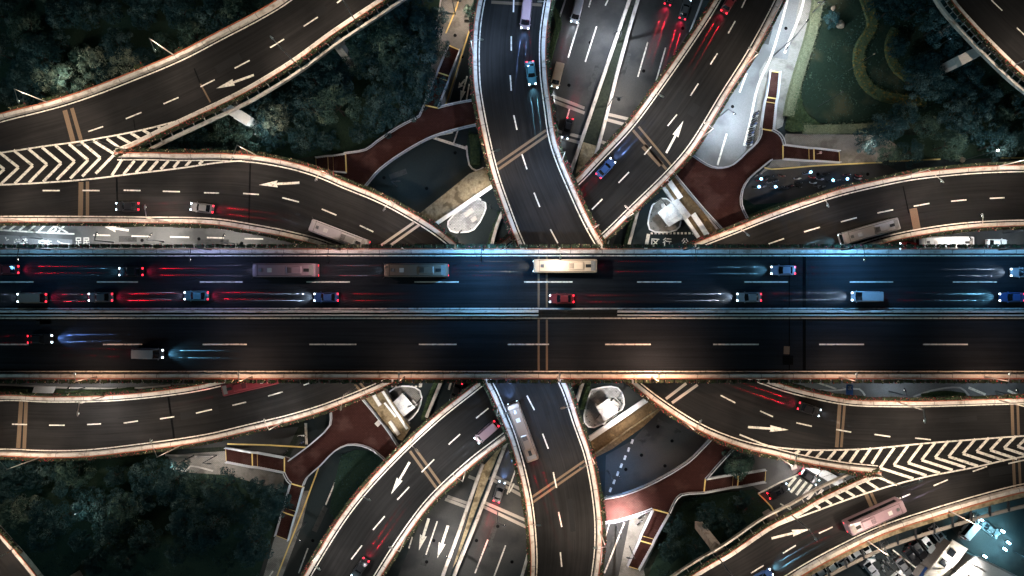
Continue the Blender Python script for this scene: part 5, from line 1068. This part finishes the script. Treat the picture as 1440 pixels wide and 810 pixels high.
n += grove([(1230, -20), (1310, -20), (1340, 40), (1370, 90), (1300, 112), (1262, 80), (1250, 20)], 'beside the park and corner ramp', 34, [0, 1, 3], 5)
n += grove([(945, 745), (1000, 720), (1060, 705), (1072, 722), (1015, 765), (975, 795), (935, 800)], 'on the dark lawn lower right of centre', 36, [1, 3], 6, smin=.55, smax=.9)
rg = random.Random(9)
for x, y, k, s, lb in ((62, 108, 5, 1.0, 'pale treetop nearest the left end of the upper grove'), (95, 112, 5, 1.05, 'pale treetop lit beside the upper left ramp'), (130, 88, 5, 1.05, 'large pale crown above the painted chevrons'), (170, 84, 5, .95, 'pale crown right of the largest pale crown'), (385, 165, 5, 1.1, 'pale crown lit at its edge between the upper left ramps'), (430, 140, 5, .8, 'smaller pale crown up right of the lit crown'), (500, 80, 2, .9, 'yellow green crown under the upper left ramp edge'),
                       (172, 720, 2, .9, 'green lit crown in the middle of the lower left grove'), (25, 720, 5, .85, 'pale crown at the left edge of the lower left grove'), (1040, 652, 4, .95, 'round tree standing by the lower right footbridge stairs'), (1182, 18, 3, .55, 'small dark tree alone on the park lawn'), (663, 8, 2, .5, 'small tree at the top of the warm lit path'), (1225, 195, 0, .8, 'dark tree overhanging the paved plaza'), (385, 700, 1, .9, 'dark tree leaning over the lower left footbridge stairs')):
    put_tree(k, x, y, lb, None, s, rg)
print('trees', n)

def hedge(name, label, pts, w, h, m, seed, dens=26, s=.13, closed=None):
    rg = random.Random(seed); rt_l = wl(pts, 0); mb = MB()
    if closed:
        q = [Vector(W(*p, 0)[:2]) for p in closed]; xs = [p.x for p in q]; ys = [p.y for p in q]
        P_ = [(p.x, p.y) for p in q]; mb.prism(P_, .1, h*.8)
        for _ in range(dens):
            x, y = rg.uniform(min(xs), max(xs)), rg.uniform(min(ys), max(ys))
            if inside((x, y), P_): leaf_cluster(mb, Vector((x, y, h*.72)), .34, 8, s, rg)
    else:
        wall(mb, rt_l, -w/2, w/2, .1, h*.82, 0, .12); t = 0; L_ = clen(rt_l)
        while t < L_:
            p, d = at(rt_l, t); n_ = Vector((-d.y, d.x))
            for _ in range(max(2, int(w*1.6))):
                c = p+n_*rg.uniform(-w/2, w/2); leaf_cluster(mb, Vector((c.x, c.y, h*.72)), .32, 9, s, rg)
            t += .42
    o = mb.build(name, M[m]); tag(o, label, 'hedge'); return o
hedge('hedge', 'long sage green hedge along the bright street side of the park', [(1154, -40), (1148, 10), (1138, 55), (1124, 100), (1114, 135), (1108, 165)], 2.6, 1.2, 'hedge_sage', 1)
hedge('hedge', 'sage green hedge along the lower edge of the park lawn', [(1128, 182), (1150, 182.5), (1200, 181), (1245, 179)], 2.1, 1.2, 'hedge_sage', 2)
hedge('hedge', 'dark triangular hedge bed at the park corner', None or [(1104, 180), (1110, 180)], 1, 1.0, 'leaf_box', 3, dens=1500, closed=[(1103, 182), (1113, 140), (1122, 118), (1126, 150), (1136, 165), (1150, 175), (1148, 183), (1110, 186)])
hedge('hedge', 'winding hedge with yellow flowers across the park', [(1210, -30), (1216, 0), (1224, 22), (1224, 42), (1210, 64), (1206, 88), (1214, 115), (1233, 132), (1262, 140), (1300, 142)], 2.6, .9, 'hedge_flower', 4)
hedge('hedge', 'fainter inner flowering hedge in the park', [(1258, 42), (1250, 60), (1251, 80), (1262, 100), (1285, 116)], 2.2, .8, 'hedge_flower', 5)
for pts, w, lb in (([(704, 300), (697, 320), (686, 350)], 1.0, 'row of dark bushes beside the short white barrier, upper centre'), ([(892, 300), (884, 325), (878, 350)], 1.0, 'row of dark bushes between ramp and white canopy'), ([(614, 536), (604, 560), (595, 590)], 1.0, 'row of dark bushes beside the left island, south side'), ([(829, 536), (822, 560), (818, 575)], 1.0, 'row of dark bushes left of the bright island'),
                   ([(-60, 553), (0, 553.5), (40, 553)], 2.0, 'low planting at the left edge above the lower left ramp'), ([(82, 552), (130, 553), (190, 549)], 1.6, 'low planting right of the flat white pad'), ([(1090, 556), (1140, 560), (1180, 561)], 1.2, 'planting in the street below the viaduct, lower right'), ([(1295, 557), (1330, 553), (1355, 556)], 1.2, 'planting inside the curved kerb below the viaduct, right'),
                   ([(667, 190), (668, 215), (668, 232)], 2.2, 'dark bush wedge left of the top centre ramp'), ([(776, 10), (785, 30), (778, 60), (770, 90)], 1.4, 'bushes between the top centre ramp and the sunken road'), ([(1046, 310), (1100, 290), (1170, 272)], 1.6, 'dark planting strip below the scooters'), ([(530, 700), (510, 725), (485, 755), (470, 790)], 2.4, 'dark shrub bank left of the lower diagonal ramp')):
    hedge('shrub_row', lb, pts, w, .9, 'leaf_box', hash(lb) % 97 if False else len(lb))
# street clutter: manhole covers and patches worn into the roads, bollards and bins on the islands
rg = random.Random(77); mh = MB(); pt = MB()
for x, y in [(540, 250), (600, 265), (640, 215), (905, 100), (870, 140), (830, 60), (800, 120), (960, 40), (1060, 40), (1030, 150), (1105, 40), (925, 600), (945, 620), (902, 640), (935, 655), (880, 660), (700, 740), (670, 760), (610, 760), (600, 790), (720, 790), (470, 700), (440, 760), (425, 790), (200, 338), (280, 336), (340, 342), (1150, 245), (1220, 245), (1130, 700), (860, 780), (650, 80), (640, 50), (1300, 780), (1250, 780)]:
    c = W(x, y, 0); mh.add([(c[0]+.38*math.cos(k*.5236), c[1]+.38*math.sin(k*.5236), .082) for k in range(12)], [tuple(range(12))])
for x, y, w_, h_, a in [(560, 245, 4, 1.2, 20), (620, 285, 3, 2, 35), (880, 90, 5, 1, 73), (835, 110, 6, 1.1, 73), (905, 615, 3, 2, 40), (940, 600, 6, 1.2, -30), (690, 760, 7, 1.1, 73), (600, 780, 5, 1.3, 73), (450, 730, 6, 1.2, 65), (1200, 248, 6, 1.5, 5), (300, 340, 7, 1.0, 0), (180, 336, 4, 1.3, 0), (1080, 50, 4, 1.2, 75), (860, 770, 5, 1, 72), (1280, 790, 4, 2, 30)]:
    mt = Matrix.Translation((*W(x, y, 0)[:2], 0)) @ Matrix.Rotation(R(a), 4, 'Z'); pt.add([tuple(mt @ Vector(q)) for q in ((-w_/2, -h_/2, .077), (w_/2, -h_/2, .077), (w_/2, h_/2, .077), (-w_/2, h_/2, .077))], [(0, 1, 2, 3)])
mh.build('manhole_covers', M['joint_dark'], origin=(0, 0, 0))['kind'] = 'structure'
pt.build('road_patches', M['patch'], origin=(0, 0, 0))['kind'] = 'structure'
def bollard(x, y, label, group):
    c = W(x, y, 0); mb = MB(); mb.tube((c[0], c[1], .2), (c[0], c[1], 1.0), .09, .08, 8); mb.tube((c[0], c[1], 1.0), (c[0], c[1], 1.12), .11, .05, 8); o = mb.build('bollard', M['pole_black']); tag(o, label, 'bollard', group)
for g, pts in (('bollards round the white triangular island', [(676, 284), (680, 292), (677, 302), (671, 313), (662, 322), (650, 324), (640, 322), (634, 316)]), ('bollards round the grey canopy island', [(918, 293), (915, 302), (915, 312), (918, 321), (927, 324), (938, 325)]), ('bollards round the bright south island', [(834, 552), (829, 562), (826, 574), (824, 585), (828, 592), (836, 597), (866, 550), (872, 562)]), ('bollards round the left south island', [(589, 553), (591, 562), (588, 573), (582, 582), (552, 550)])):
    for x, y in pts: bollard(x, y, 'small dark bollard, one of the '+g, g)
def crate(x, y, w_, h_, z1, a, m, label, name='utility_cabinet', cat='cabinet'):
    mt = Matrix.Translation((*W(x, y, 0)[:2], 0)) @ Matrix.Rotation(R(a), 4, 'Z'); rt = root(name, (mt.translation.x, mt.translation.y, 0), label, cat)
    mb = MB(); mb.box(-w_/2, w_/2, -h_/2, h_/2, .2, z1, 0, mt); mb.build('housing', M[m], rt); mb = MB(); mb.box(-w_/2-.06, w_/2+.06, -h_/2-.06, h_/2+.06, z1+.003, z1+.09, 0, mt); mb.build('lid', M['concrete'], rt)
crate(660, 300, 2.2, 1.0, 1.5, 35, 'steel_rail', 'grey cabinet in the middle of the white triangular island'); crate(667, 309, 1.2, .8, 1.2, 35, 'concrete_dark', 'small dark cabinet at the lower side of the white triangular island')
crate(846, 588, 2.0, 1.5, 1.4, -40, 'bark', 'brown box beside the bright south island canopy'); crate(864, 565, 1.6, .5, 1.2, -40, 'pole_black', 'dark narrow box on the bright south island'); crate(932, 290, 1.1, .8, 1.2, 10, 'concrete_dark', 'dark cabinet at the top of the grey canopy island')
crate(583, 566, 1.4, .9, 1.3, -50, 'concrete', 'pale cabinet right of the left south canopy'); crate(1113, 655, 1.2, .8, 1.3, 20, 'concrete_dark', 'dark cabinet on the pavement near the zebra crossing')
def turf(name, poly, n, m, label, seed):          # uneven tufts over a lawn
    rg = random.Random(seed); P_ = poly; xs = [p[0] for p in P_]; ys = [p[1] for p in P_]; mb = MB(); k = 0
    while k < n:
        x, y = rg.uniform(max(-20, min(xs)), min(1460, max(xs))), rg.uniform(max(-20, min(ys)), min(830, max(ys)))
        if not inside((x, y), P_) or noise.noise((x*.03, y*.03, seed)) < rg.uniform(-.35, .3): continue
        c = W(x, y, 0); leaf_cluster(mb, Vector((c[0], c[1], .2)), rg.uniform(.12, .3), 5, .09, rg); k += 1
    o = mb.build(name, M[m]); tag(o, label, 'grass', None, 'stuff')
turf('grass', LAWN, 2600, 'leaf_a', 'uneven tufts of grass on the park lawn', 3)
turf('undergrowth', [(480, 640), (500, 632), (522, 634), (548, 655), (560, 700), (500, 750), (480, 740), (463, 720), (470, 680)], 500, 'leaf_b', 'dark undergrowth on the verge under the lower left footbridge', 4)
turf('undergrowth', [(-20, 740), (60, 780), (200, 770), (380, 740), (360, 830), (60, 830)], 1500, 'leaf_b', 'dark undergrowth at the bottom of the lower left grove', 5)
turf('undergrowth', [(948, 728), (965, 700), (1060, 688), (1082, 712), (1085, 735), (1020, 790), (930, 815), (915, 800)], 1100, 'leaf_b', 'dark undergrowth on the lawn lower right of centre', 6)
# stones and people
def rock(x, y, s, label):
    rg = random.Random(int(x)); c = W(x, y, 0); mb = MB(); rings = []
    for zz, r in ((0, 1), (.4, 1.05), (.9, .75), (1.2, .3)):
        rings.append([(c[0]+math.cos(a)*r*s*rg.uniform(.8, 1.2), c[1]+math.sin(a)*r*s*rg.uniform(.8, 1.2), .12+zz*s) for a in [k*.698 for k in range(9)]])
    mb.loft(rings); o = mb.build('garden_stone', M['stone']); tag(o, label, 'stone')
rock(1181, 36, .9, 'larger pale stone below the lone tree on the park lawn'); rock(1171, 12, .5, 'small pale stone above left of the lone park tree'); rock(1352, 225, .6, 'pale stone by the glaring garden lamp')
def person(x, y, z, ang, top, label, walk=.25):
    sk = [('hip', (0, 0, .95), .14), ('waist', (0, 0, 1.1), .13), ('chest', (.02, 0, 1.38), .16), ('neck', (.03, 0, 1.52), .06), ('head', (.05, 0, 1.62), .095), ('crown', (.05, 0, 1.74), .085)]
    vs = [Vector(s[1]) for s in sk]; rr = [s[2] for s in sk]; ed = [(i, i+1) for i in range(5)]
    def chain(start, pts, rad):
        prev = start
        for p, r in zip(pts, rad): vs.append(Vector(p)); rr.append(r); ed.append((prev, len(vs)-1)); prev = len(vs)-1
    for s in (-1, 1):
        f = walk*s
        chain(0, [(0, s*.1, .9), (f*.6, s*.1, .5), (f, s*.1, .09), (f+.17, s*.1, .04)], (.10, .065, .045, .035))
        chain(2, [(0, s*.2, 1.40), (-f*.5, s*.24, 1.13), (-f*.6+.15, s*.23, .92), (-f*.6+.22, s*.22, .84)], (.065, .048, .035, .035))
    me = bpy.data.meshes.new('person'); me.from_pydata(vs, ed, []); o = bpy.data.objects.new('person', me); COL.objects.link(o)
    md = o.modifiers.new('skin', 'SKIN'); 
    for i, v in enumerate(me.skin_vertices[0].data if me.skin_vertices else []): v.radius = (rr[i], rr[i])
    if not me.skin_vertices:
        bpy.context.view_layer.objects.active = o
        b = bmesh.new(); b.from_mesh(me); ly = b.verts.layers.skin.verify(); b.verts.ensure_lookup_table()
        for i, v in enumerate(b.verts): v[ly].radius = (rr[i], rr[i]); v[ly].use_root = (i == 0)
        b.to_mesh(me); b.free()
    sd = o.modifiers.new('sub', 'SUBSURF'); sd.levels = 1; sd.render_levels = 1
    me.materials.append(M['skin'])
    o.location = W(x, y, z); o.rotation_euler = (0, 0, R(ang)); tag(o, label, 'person')
    mb = MB()
    for zz, a, b in ((.92, .17, .2), (1.1, .165, .19), (1.38, .19, .235), (1.5, .12, .17), (1.55, .07, .08)): pass
    mb.loft([[(math.cos(t)*a+.01, math.sin(t)*b, zz) for t in [k*math.pi/6 for k in range(12)]] for zz, a, b in ((.90, .175, .20), (1.1, .165, .185), (1.38, .195, .235), (1.49, .13, .19), (1.54, .075, .085))], cap=False); sh = mb.build('shirt', M[top], o, smooth=True); sh['_o'] = 0
    me2 = sh.data; 
    for v in me2.vertices: v.co += Vector((0, 0, 0))
    mb = MB(); mb.loft([[(.045+math.cos(t)*r, math.sin(t)*r, zz) for t in [k*math.pi/5 for k in range(10)]] for zz, r in ((1.68, .108), (1.76, .105), (1.82, .07), (1.845, .02))]); mb.build('hair', M['cloth_dark'], o, smooth=True)
    return o
def person_fix():
    pass
person(1151, 216, 2.2, 175, 'cloth_pink', 'pedestrian in a pale pink top walking on the plaza footbridge stairs')

for o in bpy.data.objects:
    if '_o' in o.keys(): del o['_o']
